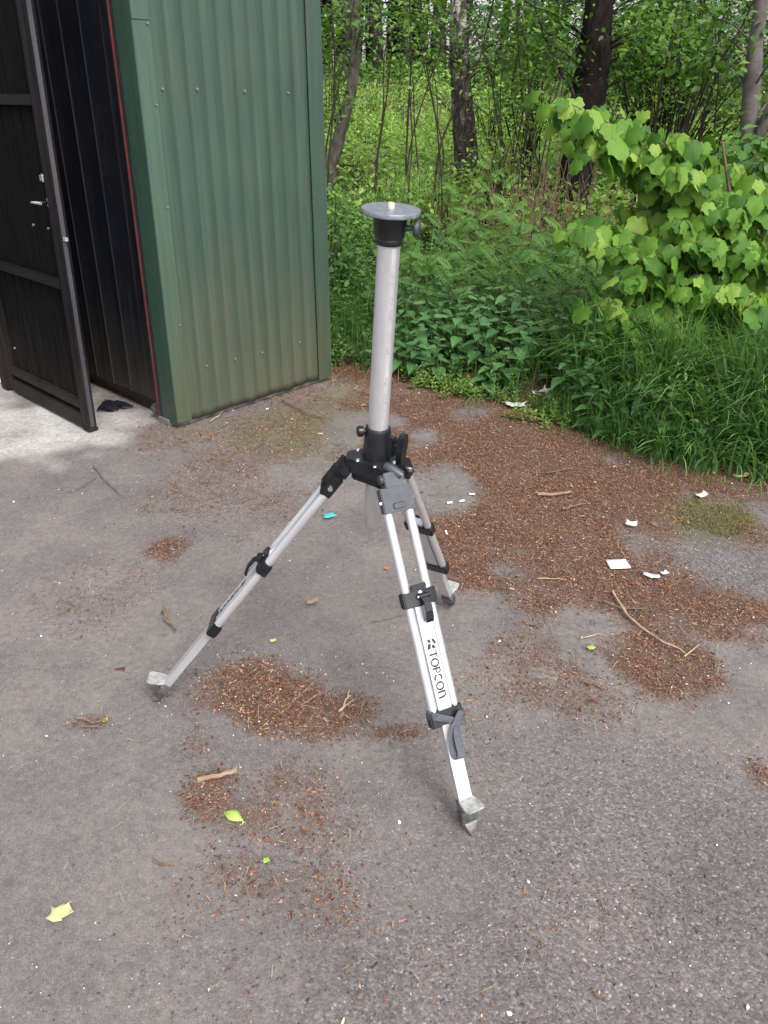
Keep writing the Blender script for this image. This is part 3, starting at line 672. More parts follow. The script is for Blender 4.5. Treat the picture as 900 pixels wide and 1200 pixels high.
# worn printed scale down the column
for i, (zz, hh, dens) in enumerate([(.430, .026, 1), (.352, .026, .8), (.292, .05, .55), (.205, .022, .7), (.146, .06, .45), (.385, .02, .2)]):
    b = MB(); rs = np.random.RandomState(40 + i); nrow = max(3, int(hh / .0042))
    for r_ in range(nrow):
        for cc in range(4):
            if rs.uniform() > .35 + .5 * dens: continue
            a0 = R(-71) + cc * .085 + rs.uniform(-.01, .01); a1 = a0 + .062; z0 = zz - hh / 2 + r_ * .0042; z1 = z0 + .0026
            b.add([C_(.0238 * math.cos(q), .0238 * math.sin(q), h_) for q, h_ in ((a0, z0), (a1, z0), (a1, z1), (a0, z1))], [(0, 1, 2, 3)])
    b.build('scale_print', M['grey_print'], col_)
# head
b = MB(); ring(b, [(.0265, .492), (.0275, .494), (.0275, .503), (.0265, .505), (.0300, .506), (.0335, .536), (.0335, .547), (.030, .5512)]); nk = b.build('head_collar', M['black_plastic'], tri, .0012, 35)
b = MB(); ring(b, [(.0570, .5505), (.0585, .552), (.0585, .5585), (.0575, .5600), (.050, .5605), (.012, .5605)], 64)
hp = b.build('top_plate', M['disc'], tri, smooth_ang=40)
b = MB(); ring(b, [(.0075, .560), (.0075, .5685), (.0062, .571)], 16); b.build('mounting_screw', M['brass'], hp)
b = MB(); b.cyl(C_(.028, -.006, .527), C_(.050, -.010, .527), .0052, seg=12)
b.tube([C_(.047, -.010, .527), C_(.050, -.0105, .527), C_(.056, -.011, .527), C_(.0585, -.0115, .527)], [.014, .0175, .0175, .014], 14)
b.build('head_knob', M['grey_plastic'], tri, .001)
# hub
b = MB(); ring(b, [(.033, -.015), (.033, .030), (.0315, .036), (.0300, .078), (.0275, .083), (.0238, .084)]); b.build('column_clamp', M['black_plastic'], tri, .001, 35)
b = MB()                                          # clamp lugs toward the camera right
b.box(C_(.030, -.018, .045), (.028, .022, .048), CB @ np.array([[.82, .57, 0], [-.57, .82, 0], [0, 0, 1]])); b.build('clamp_lug', M['black_plastic'], tri, .003)
kx = CB @ np.array([.80, -.60, 0]); ks = CB @ np.array([.60, .80, 0]); ku = CB @ np.array([.05, -.05, 1.0])
KB = np.stack([ks, np.cross(kx, ks), kx], 1); KB[:, 1] = ku / np.linalg.norm(ku)
b = MB(); c = C_(.036, -.020, .05); b.cyl(c, c + kx * .022, .008, seg=14)
wing = [(.013 * math.cos(t) * (1 + .25 * math.sin(t) ** 2), .043 * math.sin(t) + .004 * math.cos(2 * t)) for t in np.linspace(0, 2 * math.pi, 28, endpoint=False)]
b.prism(wing, 0, .015, KB, c + kx * .018); b.build('clamp_wing_knob', M['black_plastic'], tri, .003)
b = MB(); c = C_(-.029, -.006, .073); dk = CB @ np.array([-1, -.25, .05]); b.cyl(c, c + dk * .010, .005, seg=10); b.tube([c + dk * .003, c + dk * .006, c + dk * .016, c + dk * .019], [.009, .013, .013, .009], 14)
b.build('side_knob', M['black_plastic'], tri, .001)
dirs = []
for f in FEET:
    r_ = f - HB; r_[2] = 0; dirs.append(r_ / np.linalg.norm(r_))
angs = sorted([math.atan2(d[1], d[0]) for d in dirs]); poly = []
for a0 in angs:
    for da, rr in ((-.42, .064), (-.30, .074), (.30, .074), (.42, .064)): poly.append((rr * math.cos(a0 + da), rr * math.sin(a0 + da)))
b = MB(); b.prism(poly, -.030, .006, CB, hl); pl2 = [(x * .8, y * .8) for x, y in poly]; b.prism(pl2, -.052, -.031, CB, hl); hub = b.build('hub', M['black_plastic'], tri, .004)
for a0 in angs:
    for da in (-.52, .52):
        b = MB(); c = C_(.050 * math.cos(a0 + da), .050 * math.sin(a0 + da), .005); b.cyl(c, c + CB[:, 2] * .004, .0055, .004, seg=12); b.build('rivet', M['chrome'], hub)
b = MB(); b.tube([C_(.020, -.050, .010), C_(.034, -.060, .008), C_(.060, -.070, -.004)], [.0105, .0125, .0115], 14); b.build('hub_lock', M['grey_plastic'], tri, .002)

# letters for the leg print: strokes (x along the word, y up), slanting thick and thin pens
def stroke(b, pts, wd, z, closed=False):
    pts = np.asarray(pts, float); n = len(pts); wd = np.broadcast_to(np.asarray(wd, float), (n,)); V = []
    for i in range(n):
        if closed: t = pts[(i + 1) % n] - pts[(i - 1) % n]
        else: t = pts[min(i + 1, n - 1)] - pts[max(i - 1, 0)]
        t /= max(np.linalg.norm(t), 1e-9); q = np.array([-t[1], t[0]]); V += [pts[i] + q * wd[i] / 2, pts[i] - q * wd[i] / 2]
    k = n if closed else n - 1
    b['v'] += [(p[0], p[1], z) for p in V]; o = b['o']; b['f'] += [(o + 2 * i, o + 2 * i + 1, o + (2 * i + 3) % (2 * n), o + (2 * i + 2) % (2 * n)) for i in range(k)]; b['o'] += len(V)
def arc(cx, cy, rx, ry, a0, a1, n=18): return [(cx + rx * math.cos(R(a0 + (a1 - a0) * i / n)), cy + ry * math.sin(R(a0 + (a1 - a0) * i / n))) for i in range(n + 1)]
def leg_lettering():
    b = dict(v=[], f=[], o=0); th, tn = .215, .115
    def L(pts, wd, ox, closed=False): stroke(b, [(x + ox, y) for x, y in pts], wd, 0, closed)
    # emblem: two slanting bars over two counter-slanting pieces
    for q in ([(-.10, .95), (.50, 1.22), (.62, .98), (.02, .66)], [(.60, .84), (1.05, 1.05), (1.05, .62), (.66, .52)], [(-.10, .48), (.36, .56), (.30, .20), (-.10, .14)], [(.46, .52), (1.02, .34), (1.05, -.06), (.40, .14)]):
        o = b['o']; b['v'] += [(x, y, 0) for x, y in q]; b['f'].append((o, o + 1, o + 2, o + 3)); b['o'] += 4
    x = 1.30
    L([(0, .93), (.80, .93)], tn * 1.15, x); L([(.40, .90), (.40, 0)], th, x); x += .88
    wdo = [tn + (th - tn) * abs(math.cos(2 * math.pi * i / 28)) for i in range(28)]
    L(arc(.47, .49, .42, .46, 0, 360, 28)[:-1], wdo, x, True); x += 1.06
    L([(.08, 0), (.08, .98)], th, x); L([(.10, .93)] + arc(.34, .68, .26, .25, 90, -90, 12) + [(.10, .43)], tn * 1.2, x); x += .74
    L(arc(.46, .49, .38, .44, 48, 173, 12), [tn, tn] + [th * .9] * 9 + [tn, tn], x); L(arc(.46, .49, .38, .44, 190, 312, 12), [tn, tn] + [th * .9] * 9 + [tn, tn], x); x += .92
    L(arc(.47, .49, .42, .46, 0, 360, 28)[:-1], wdo, x, True); x += 1.08
    L([(.08, 0), (.08, .98)], th, x); L([(.10, .90), (.30, .93), (.52, .90), (.66, .70), (.70, .40), (.70, 0)], [tn, tn, tn * 1.2, th, th, th], x); x += .80
    return b, x
def make_leg(foot, clamp_s, col_s, strap):
    r_ = foot - HB; r_[2] = 0; r_ /= np.linalg.norm(r_); hinge = HB + r_ * .075 + np.array([0, 0, -.02]); L = float(np.linalg.norm(foot - hinge)); zl = (foot - hinge) / L
    xl = np.cross(r_, np.array([0, 0, 1.0])) * -1; xl /= np.linalg.norm(xl); yl = np.cross(zl, xl)
    if yl @ r_ < 0: xl = -xl; yl = np.cross(zl, xl)
    # shape: the sliding inner leg
    b = MB(); b.box((0, 0, (clamp_s - .03 + L - .075) / 2), (.034, .020, L - .075 - clamp_s + .03)); b.box((0, .0106, (clamp_s + .03 + col_s) / 2), (.024, .0012, col_s - clamp_s - .06))
    leg = b.build('leg', M['aluminium'], tri, .0022)
    leg.matrix_local = Matrix(((xl[0], yl[0], zl[0], hinge[0] - CEN[0]), (xl[1], yl[1], zl[1], hinge[1] - CEN[1]), (xl[2], yl[2], zl[2], hinge[2] - CEN[2]), (0, 0, 0, 1)))
    for sx in (-1, 1):
        b = MB(); b.tube([(sx * .0275, 0, .045), (sx * .0275, 0, col_s + .01)], .0108, 18); b.build('rail', M['aluminium'], leg, 0, 50)
    b = MB()                                        # hinge bracket
    b.prism([(-.020, -.018), (.020, -.018), (.024, .017), (-.024, .017)], -.014, .022); hb_ = b
    hb_.prism([(-.037, -.013), (.037, -.013), (.040, .0155), (-.040, .0155)], .020, .078)
    hb_.box((0, .0165, .064), (.032, .004, .015)); hb_.cyl((-.030, 0, 0), (.030, 0, 0), .012, seg=16)
    br = hb_.build('hinge_bracket', M['grey_plastic'] if strap else M['black_plastic'], leg, .003)
    for sx in (-1, 1):
        b = MB(); b.cyl((sx * .036, .002, .052), (sx * .0435, .002, .052), .0075, .006, seg=14); b.build('bolt', M['chrome'], leg)
    b = MB()                                        # clamp with cam lever
    b.prism([(-.042, -.0135), (.042, -.0135), (.042, .013), (.030, .0165), (-.030, .0165), (-.042, .013)], clamp_s - .020, clamp_s + .016)
    b.box((0, .0135, clamp_s - .0275), (.040, .008, .014)); cl = b.build('clamp', M['black_plastic'], leg, .0025)
    b = MB(); b.cyl((-.008, .022, clamp_s - .006), (.020, .022, clamp_s - .006), .0075, seg=14)
    cv = [(clamp_s - .008, .022), (clamp_s + .008, .030), (clamp_s + .030, .031), (clamp_s + .050, .026), (clamp_s + .056, .021)]
    for (za, ya), (zb, yb) in zip(cv[:-1], cv[1:]):
        b.add([(x, y + d, z) for (z, y) in ((za, ya), (zb, yb)) for d in (-.0035, .0035) for x in (-.0035, .0155)], [(0, 1, 3, 2), (4, 6, 7, 5), (0, 4, 5, 1), (2, 3, 7, 6), (0, 2, 6, 4), (1, 5, 7, 3)])
    b.build('lever', M['black_plastic'], leg, .0012)
    b = MB(); b.cyl((-.0082, .0225, clamp_s - .006), (-.012, .0225, clamp_s - .006), .004, seg=10); b.cyl((0, .0165, clamp_s - .014), (0, .0185, clamp_s - .014), .005, seg=10); b.build('pin', M['chrome'], leg)
    b = MB(); b.prism([(-.042, -.0135), (.042, -.0135), (.042, .0128), (-.042, .0128)], col_s - .014, col_s + .026); b.build('end_collar', M['black_plastic'], leg, .003)
    # foot: socket, spike and step plate
    zf = L - .095
    b = MB(); b.prism([(-.0185, -.0115), (.0185, -.0115), (.0185, .0115), (-.0185, .0115)], zf, zf + .030)
    n0 = len(b.v); b.add([(-.022, -.013, zf + .028), (.022, -.013, zf + .028), (.022, .013, zf + .028), (-.022, .013, zf + .028), (-.021, -.012, L - .036), (.019, -.012, L - .036), (.019, .012, L - .036), (-.019, .012, L - .036)],
                 [(0, 1, 5, 4), (1, 2, 6, 5), (2, 3, 7, 6), (3, 0, 4, 7), (0, 3, 2, 1), (4, 5, 6, 7)])
    ft = b.build('foot', M['dark_cast'], leg, .0025)
    b = MB(); b.add([(-.0175, -.0108, L - .037), (.0175, -.0108, L - .037), (.0175, .0108, L - .037), (-.0175, .0108, L - .037), (0, 0, L + .004), (0, .012, L - .033)],
                    [(0, 3, 2, 1), (0, 1, 4), (1, 2, 4), (3, 0, 4), (2, 5, 4), (5, 3, 4), (2, 3, 5)]); b.build('spike', M['spike_metal'], leg, .0012)
    up_l = np.array([xl[2], yl[2], zl[2]]); up_l = up_l * .62 - np.array([0, 0, 1.0]) * .38; up_l /= np.linalg.norm(up_l); out = np.array([0, 1.0, 0]); out = out - up_l * (out @ up_l); out /= np.linalg.norm(out); sd_ = np.cross(out, up_l)
    PB = np.stack([sd_, out, up_l], 1)
    b = MB(); o_ = np.array([0, .006, zf + .004]); lp = [(-.019, 0), (.019, 0), (.0235, .020), (.024, .043), (.019, .050), (-.019, .050), (-.024, .043), (-.0235, .020)]
    b.prism(lp, -.002, .0035, PB, o_); b.build('step_plate', M['cast_metal'], leg, .0012)
    lt, wd = leg_lettering(); sc_ = .020; z0 = (clamp_s + col_s) / 2 - wd * sc_ / 2 + .030
    me = bpy.data.meshes.new('leg_print'); me.from_pydata([(-.010 + y * sc_, .0119, z0 + x * sc_) for x, y, z in lt['v']], [], lt['f']); me.materials.append(M['print']); link('leg_print', me, leg)
    if strap:
        b = MB()                                    # strap wound over the collar, its loop hanging down
        def ribbon(pts, wdir, wid):
            V = []; n = len(pts)
            for p, d in zip(pts, wdir): d = np.asarray(d, float) / np.linalg.norm(d); p = np.asarray(p, float); V += [p + d * wid / 2, p - d * wid / 2]
            b.add(V, [(2 * i, 2 * i + 1, 2 * i + 3, 2 * i + 2) for i in range(n - 1)])
        c0 = col_s
        ribbon([(-.044, -.006, c0 - .006), (-.040, .014, c0 - .006), (-.015, .0185, c0 + .004), (.012, .020, c0 + .020), (.030, .020, c0 + .026), (.044, .013, c0 + .030), (.046, -.008, c0 + .026)],
               [(0, .1, 1), (.2, .1, 1), (.3, 0, 1), (.4, 0, 1), (.35, 0, 1), (.1, 0, 1), (0, 0, 1)], .024)
        ribbon([(.034, .0225, c0 + .000), (.020, .024, c0 + .016), (.004, .026, c0 + .034), (-.006, .027, c0 + .055), (-.014, .030, c0 + .078), (-.016, .040, c0 + .094), (-.010, .050, c0 + .098), (-.002, .050, c0 + .088), (-.001, .042, c0 + .066), (.003, .034, c0 + .046), (.012, .028, c0 + .030)],
               [(.7, 0, .7), (.8, 0, .6), (1, 0, .45), (1, .1, .2), (1, .3, .05), (1, .5, 0), (1, .4, 0), (1, .2, .1), (1, 0, .3), (1, 0, .5), (.8, 0, .7)], .021)
        st = b.build('strap', M['strap'], leg, 0, 80); k = st.modifiers.new('webbing', 'SOLIDIFY'); k.thickness = .0016
        k2 = st.modifiers.new('soft', 'SUBSURF'); k2.levels = 2; k2.render_levels = 2
    return leg
make_leg(FEET[0], .282, .552, True); make_leg(FEET[1], .338, .568, False); make_leg(FEET[2], .341, .560, False)

# ------------------------------------------------------------------ small things lying about
def sheet(name, px, py, w_, h_, mat, label, cat, rz=0.0, curl=.006, seed=0, nx=5, ny=4, lift=.011, jag=.0, group=None):
    c = P(px, py); rs = np.random.RandomState(seed); V = []
    for j in range(ny):
        for i in range(nx):
            u = i / (nx - 1) - .5; v_ = j / (ny - 1) - .5; e = jag if (i in (0, nx - 1) or j in (0, ny - 1)) else 0
            V.append((u * w_ + rs.uniform(-e, e) * w_, v_ * h_ + rs.uniform(-e, e) * h_, lift + .32 * curl * (2 * (u * u + .6 * v_ * v_) * 2 * (u * .6 + 1) + rs.uniform(-.5, .5) * .4)))
    F = [(j * nx + i, j * nx + i + 1, (j + 1) * nx + i + 1, (j + 1) * nx + i) for j in range(ny - 1) for i in range(nx - 1)]
    me = fast_mesh(name, V, F, mat, smooth_it=True); o = link(name, me); o.location = c + np.array([0, 0, float(asph_z(c[0], c[1]))]); o.rotation_euler = (0, 0, rz)
    m2 = o.modifiers.new('thick', 'SOLIDIFY'); m2.thickness = .0012
    return tag(o, label, cat, group)
sheet('paper_square', 724, 663, .074, .060, M['paper'], 'clean white paper square lying on the red brown leaf litter', 'paper', .06, .003, 1)
sheet('plastic_scrap', 822, 583, .05, .03, M['dirty_white'], 'torn white plastic scrap just above the yellow green moss', 'scrap', .4, .02, 2, jag=.12)
sheet('plastic_scrap', 738, 617, .032, .036, M['dirty_white'], 'small crumpled white scrap between the moss and the litter', 'scrap', 1.1, .02, 3, jag=.2)
sheet('plastic_scrap', 762, 677, .055, .022, M['dirty_white'], 'thin torn white strip right of the clean paper square', 'scrap', -.5, .012, 4, jag=.15)
sheet('plastic_scrap', 778, 674, .022, .018, M['dirty_white'], 'tiny grey white chip beside the thin torn strip', 'scrap', .3, .012, 5, jag=.15)
sheet('plastic_bag', 634, 466, .10, .075, M['dirty_white'], 'crumpled white plastic wrapper half hidden in the verge grass', 'wrapper', .5, .07, 6, 7, 6, .02, .1)
sheet('plastic_bag', 603, 478, .105, .06, M['dirty_white'], 'flat dirty white wrapper at the foot of the verge weeds', 'wrapper', -.3, .03, 7, 6, 5, .018, .12)
for i, (px, py, rz, lb) in enumerate([(527, 589, .2, 'lowest of the three white stubs beside the rear tripod leg'), (541, 587, .5, 'middle of the three white stubs beside the rear tripod leg'), (553, 579, -.1, 'uppermost of the three white stubs beside the rear tripod leg'), (523, 624, 1.7, 'upright white stub at the left rim of the litter drift')]):
    c = P(px, py, .006); d = np.array([math.cos(rz), math.sin(rz), 0]) * .011; b = MB(); b.cyl(c - d, c + d, .0042, seg=10); tag(b.build('cigarette_stub', M['paper']), lb, 'stub', 'white stubs on the asphalt')
sheet('turquoise_scrap', 386, 606, .042, .030, M['turq'], 'turquoise plastic scrap on the asphalt left of the column tube', 'scrap', .3, .012, 9, jag=.18)
sheet('dry_leaf', 366, 709, .04, .022, M['brown_leaf'], 'pale brown dry leaf between the left and front tripod legs', 'leaf', .1, .02, 10, jag=.12)
sheet('orange_scrap', 453, 669, .014, .012, M['orange'], 'small orange scrap behind the front tripod leg', 'scrap', .1, .008, 11, jag=.1)
sheet('fallen_leaf', 72, 1071, .042, .032, M['yellow_leaf'], 'torn pale yellow leaf on bare asphalt at lower left', 'leaf', .2, .016, 12, jag=.22)
sheet('fallen_leaf', 868, 560, .07, .022, M['yellow_leaf'], 'bright yellow leaf at the edge of the tall grass', 'leaf', .3, .02, 13, jag=.1)
sheet('fallen_leaf', 312, 1011, .013, .013, M['lime_leaf'], 'tiny green leaf in the litter below the lime leaf', 'leaf', .3, .006, 14, jag=.15)
sheet('fallen_leaf', 124, 846, .014, .012, M['lime_leaf'], 'tiny green leaf beside the short brown twig at left', 'leaf', .3, .006, 15, jag=.15)
sheet('fallen_leaf', 692, 761, .02, .016, M['lime_leaf'], 'small pale green leaf in the litter right of the front leg', 'leaf', .3, .006, 16, jag=.15)
sheet('fallen_leaf', 320, 754, .016, .012, M['yellow_leaf'], 'tiny yellow leaf on asphalt beside the left tripod leg', 'leaf', .3, .006, 17, jag=.15)
# half-folded lime leaf
c = P(275, 958); V = []; prof_ = [0, .55, .85, 1, .95, .75, .4, 0]
for i, wq in enumerate(prof_):
    t = i / 7 - .5
    V += [(t * .062, .010 * wq + .004 - .012 * (t + .1) ** 2 * 4, .004 + .004 * wq), (t * .062, -.004 * wq, .004 + .016 * wq), (t * .062, -.015 * wq, .006)]
F = [(3 * i + k, 3 * i + k + 1, 3 * i + k + 4, 3 * i + k + 3) for i in range(7) for k in range(2)]
o = link('fallen_leaf', fast_mesh('fallen_leaf', V, F, M['lime_leaf'], smooth_it=True)); o.location = c; o.rotation_euler = (0, 0, -.45); tag(o, 'bright lime folded leaf on the litter below the left leg', 'leaf')
def twig(pxs, r, label, mat='twig', name='twig', cat='twig', side=(), z=.006, taper=.5):
    rs = np.random.RandomState(int(pxs[0][0]) + 3); b = MB(); pts = [P(x, y, 0) for x, y in pxs]; fine = []
    for i in range(len(pts) - 1):
        for k in range(4): fine.append(pts[i] + (pts[i + 1] - pts[i]) * k / 4)
    fine.append(pts[-1]); n = len(fine)
    fine = [p + np.array([rs.normal(0, .0022), rs.normal(0, .0022), z + r + rs.uniform(0, .003)]) for p in fine]
    b.tube(fine, np.linspace(r, r * taper, n), 7, wob=.15, rs=rs)
    for s_ in side:
        q = [P(x, y, z + r) for x, y in s_]; b.tube(q, np.linspace(r * .7, r * .3, len(q)), 6)
    return tag(b.build(name, M[mat], None, 0, 60), label, cat)
twig([(716, 696), (735, 726), (770, 752), (804, 769)], .0045, 'long pale bent twig with a forked end in the litter', 'pale_twig', side=[[(802, 769), (820, 755)]])
twig([(705, 707), (728, 716), (760, 716)], .004, 'short dark twig just right of the long pale twig head')
twig([(630, 582), (648, 583), (668, 580)], .007, 'flat weathered wood sliver in the upper litter drift', 'wood', 'wood_sliver', 'sliver', taper=.8)
twig([(232, 918), (255, 913), (278, 908)], .006, 'straight pale wood sliver above the lime folded leaf', 'wood', 'wood_sliver', 'sliver', taper=.9)
twig([(658, 600), (668, 597), (685, 593)], .005, 'stubby brown twig below the upper wood sliver')
twig([(192, 716), (196, 730), (206, 742)], .0065, 'stubby brown twig upright beside the left tripod leg')
twig([(110, 548), (120, 562), (141, 581)], .004, 'thin dark forked twig on asphalt in front of the open door', side=[[(112, 560), (92, 572), (75, 577)]])
twig([(92, 845), (108, 850), (126, 847)], .0045, 'little bundle of brown stalks at the left edge', side=[[(96, 851), (122, 852)]])
twig([(398, 838), (405, 825), (411, 812)], .004, 'pale forked twig below the left tripod leg', 'pale_twig', side=[[(398, 832), (414, 820)]])
twig([(648, 876), (655, 884), (659, 888)], .0022, 'thin grey nail on asphalt right of the front foot', 'screw', 'nail', 'nail', taper=.9)
twig([(330, 470), (360, 487), (392, 494)], .005, 'dark thin root by the base of the green wall')
twig([(436, 731), (455, 728), (472, 724)], .002, 'thin dark stalk between the tripod legs')
twig([(246, 496), (256, 490), (262, 482)], .0035, 'pale dry stalk leaning on the shed plinth', 'pale_twig')
twig([(545, 477), (556, 463), (572, 452)], .0045, 'dark curved twig at the foot of the verge nettles')
twig([(630, 680), (655, 681), (664, 682)], .0022, 'thin pale straw left of the clean paper square', 'pale_twig')
twig([(680, 750), (700, 746), (712, 748)], .002, 'thin pale straw left of the long pale twig', 'pale_twig')
twig([(640, 557), (665, 552), (690, 553)], .0035, 'thin brown bent twig above the upper wood sliver')
twig([(180, 1013), (195, 1017), (206, 1016)], .003, 'short dark twig left of the lower litter drift')
def stone(px, py, sx, sy, sz, label, mat='stone', seed=0, name='pebble'):
    rs = np.random.RandomState(seed); bm = bmesh.new(); bmesh.ops.create_icosphere(bm, subdivisions=1, radius=1)
    for v_ in bm.verts: v_.co *= 1 + rs.uniform(-.38, .3)
    me = bpy.data.meshes.new(name); bm.to_mesh(me); bm.free(); me.materials.append(M[mat]); o = link(name, me); o.location = P(px, py, sz * .6); o.scale = (sx * .62, sy * .62, sz * .6); o.rotation_euler = (0, 0, seed)
    return tag(o, label, name)
stone(597, 1188, .008, .013, .006, 'long white pebble at the bottom edge of the asphalt', 'paper', 1)
stone(619, 1033, .008, .006, .006, 'pale pebble below the front tripod foot', 'stone', 2)
stone(602, 1012, .005, .005, .004, 'small tan pebble left of the pale pebble', 'wood', 3)
stone(605, 676, .012, .008, .006, 'dark clod in the litter left of the paper square', 'mastic', 4, 'clod')
stone(468, 963, .009, .007, .006, 'white chip left of the front tripod foot', 'paper', 5)
stone(876, 1180, .007, .010, .006, 'tan pebble at the lower right corner', 'stone', 6)
stone(313, 479, .014, .007, .006, 'white lump on the ground beside the green wall', 'paper', 7)
stone(48, 745, .007, .005, .005, 'small white chip alone on the asphalt at left', 'paper', 8)
stone(16, 588, .010, .008, .006, 'white chip near the left edge', 'paper', 9)
stone(840, 990, .005, .004, .004, 'tiny white chip on the dark asphalt at right', 'paper', 10)

# ------------------------------------------------------------------ verge plants
def Zt(x, y): return terrain(x, y)
MBASE = np.array([1.95, 4.55])                     # foot of the maple
BLADE = (np.array([(-.5, 0, 0), (.5, 0, 0), (-.46, .3, .0), (.46, .3, .0), (-.36, .6, .0), (.36, .6, .0), (-.2, .85, 0), (.2, .85, 0), (0, 1, 0)]),
         np.array([(0, 1, 3), (0, 3, 2), (2, 3, 5), (2, 5, 4), (4, 5, 7), (4, 7, 6), (6, 7, 8)]))
def grass(name, mat, x, y, h, wd, bend, label, lean_dir=None, cat='grass', z=None):
    n = len(x); th = RS.uniform(0, 2 * np.pi, n); z = Zt(x, y) - .01 if z is None else z
    T, F = BLADE; t = T[:, 1]
    az = RS.uniform(0, 2 * np.pi, n) if lean_dir is None else lean_dir + RS.normal(0, .75, n)
    out = np.stack([np.cos(az), np.sin(az), np.zeros(n)], 1); side = np.stack([-np.sin(az + th * .15), np.cos(az + th * .15), np.zeros(n)], 1)
    tt = t[None, :]; bb = bend[:, None]
    run = h[:, None] * (.12 * tt + bb * tt ** 2.2); rise = h[:, None] * (tt - .55 * bb * tt ** 3.0)
    V = np.stack([x, y, z], 1)[:, None, :] + out[:, None, :] * run[..., None] + np.array([0, 0, 1.0]) * rise[..., None] + side[:, None, :] * (T[None, :, 0] * wd[:, None])[..., None]
    FF = F[None] + (np.arange(n) * len(T))[:, None, None]
    o = link(name, fast_mesh(name, V.reshape(-1, 3), FF.reshape(-1, 3), mat, np.repeat(RS.beta(2, 2.2, n), len(T)), True)); return tag(o, label, cat, kind='stuff')
WR = [P(603, 478)[:2], P(634, 466)[:2]]
def off_wr(x, y, r=.10):
    k = np.ones(len(x), bool)
    for q in WR: k &= np.hypot(x - q[0], (y - q[1] + .06) * .8) > r
    return k
# tall grass along the right of the verge
def clumped(n, x0, x1, f0, f1, cs, seed, thr=.35):
    x = RS.uniform(x0, x1, n); y = edge_y(x) + f0 + (f1 - f0) * RS.uniform(0, 1, n); k = vnoise(x * cs, y * cs, seed, 2) > thr + RS.uniform(-.15, .15, n)
    return x[k], y[k]
x, y = clumped(12500, 1.02, 3.6, -.05, 1.3, 5, 101, .42); n = len(x); fr = y - edge_y(x)
h = (.20 + .37 * smooth(0, .6, fr)) * RS.uniform(.6, 1.25, n) * smooth(.90, 1.45, x + .3 * vnoise(x * 4, y * 4, 3))
grass('tall_grass', M['grass'], x, y, h + .04, RS.uniform(.007, .017, n), .12 + RS.beta(1.8, 2.2, n) * .9, 'tall dark green grass spilling over the asphalt edge under the maple', -1.9)
x, y = clumped(6000, -.36, 1.15, .02, 1.6, 4, 102, .42); k = off_wr(x, y); x, y = x[k], y[k]; n = len(x); fr = y - edge_y(x)
grass('verge_grass', M['grass'], x, y, (.12 + .22 * smooth(0, .7, fr)) * RS.uniform(.5, 1.3, n), RS.uniform(.003, .006, n), RS.beta(2, 2, n) * .9, 'thin grass growing between the nettles and the shed', -1.7)
x = RS.normal(1.0, .16, 420); y = edge_y(x) + np.abs(RS.normal(0, .10, 420)) - .02
k = off_wr(x, y); x, y = x[k], y[k]; n = len(x)
grass('grass_tuft', M['grass'], x, y, RS.uniform(.10, .30, n), RS.uniform(.003, .006, n), RS.beta(2, 2, n) * .8, 'loose grass tuft by the white wrapper at the verge edge', -1.7)
x = RS.uniform(.3, 3.2, 700); y = edge_y(x) - np.abs(RS.normal(0, .13, 700)); k = off_wr(x, y, .07) & (vnoise(x * 5, y * 5, 141) > .5); x, y = x[k], y[k]; n = len(x)
grass('sparse_grass', M['grass'], x, y, RS.uniform(.03, .14, n), RS.uniform(.002, .005, n), .2 + RS.beta(2, 2, n) * .8, 'sparse grass blades pushing through the litter at the verge', None, z=np.zeros(n))
x = RS.uniform(-.36, 3.4, 360); y = edge_y(x) + RS.normal(.16, .2, 360)
grass('dead_grass', M['drygrass'], x, y, RS.uniform(.06, .26, 360), RS.uniform(.0015, .003, 360), RS.beta(2, 2, 360), 'dead straw coloured grass lying at the verge', None)

def stem_leaves(x, y, h, nodes, leaf, lw, pitch, base=.25, jit=.2, z=None):
    # opposite leaves up the stems of n plants -> positions, directions, ups, sizes
    n = len(x); z = Zt(x, y) if z is None else z; ln = RS.normal(0, .14, (n, 2)); a0 = RS.uniform(0, 2 * np.pi, n); P_, D_, U_, S_ = [], [], [], []
    for k in range(nodes):
        t = base + (1 - base) * (k / max(1, nodes - 1))
        for s in (0, 1):
            az = a0 + k * 1.57 + s * np.pi + RS.normal(0, jit, n)
            pos = np.stack([x + ln[:, 0] * h * t * t, y + ln[:, 1] * h * t * t, z + h * t], 1)
            el = pitch + RS.normal(0, .22, n) + .5 * t
            d = np.stack([np.cos(az) * np.cos(el), np.sin(az) * np.cos(el), np.sin(el)], 1)
            sz = leaf * (1.05 - .45 * t) * RS.uniform(.7, 1.2, n) * (.7 + .6 * np.sin(np.pi * min(t, .95)))
            P_.append(pos + d * .006); D_.append(d); U_.append(np.stack([RS.normal(0, .15, n), RS.normal(0, .15, n) - .1, np.ones(n)], 1)); S_.append(np.stack([sz * lw, sz, sz], 1))
    return np.concatenate(P_), np.concatenate(D_), np.concatenate(U_), np.concatenate(S_)
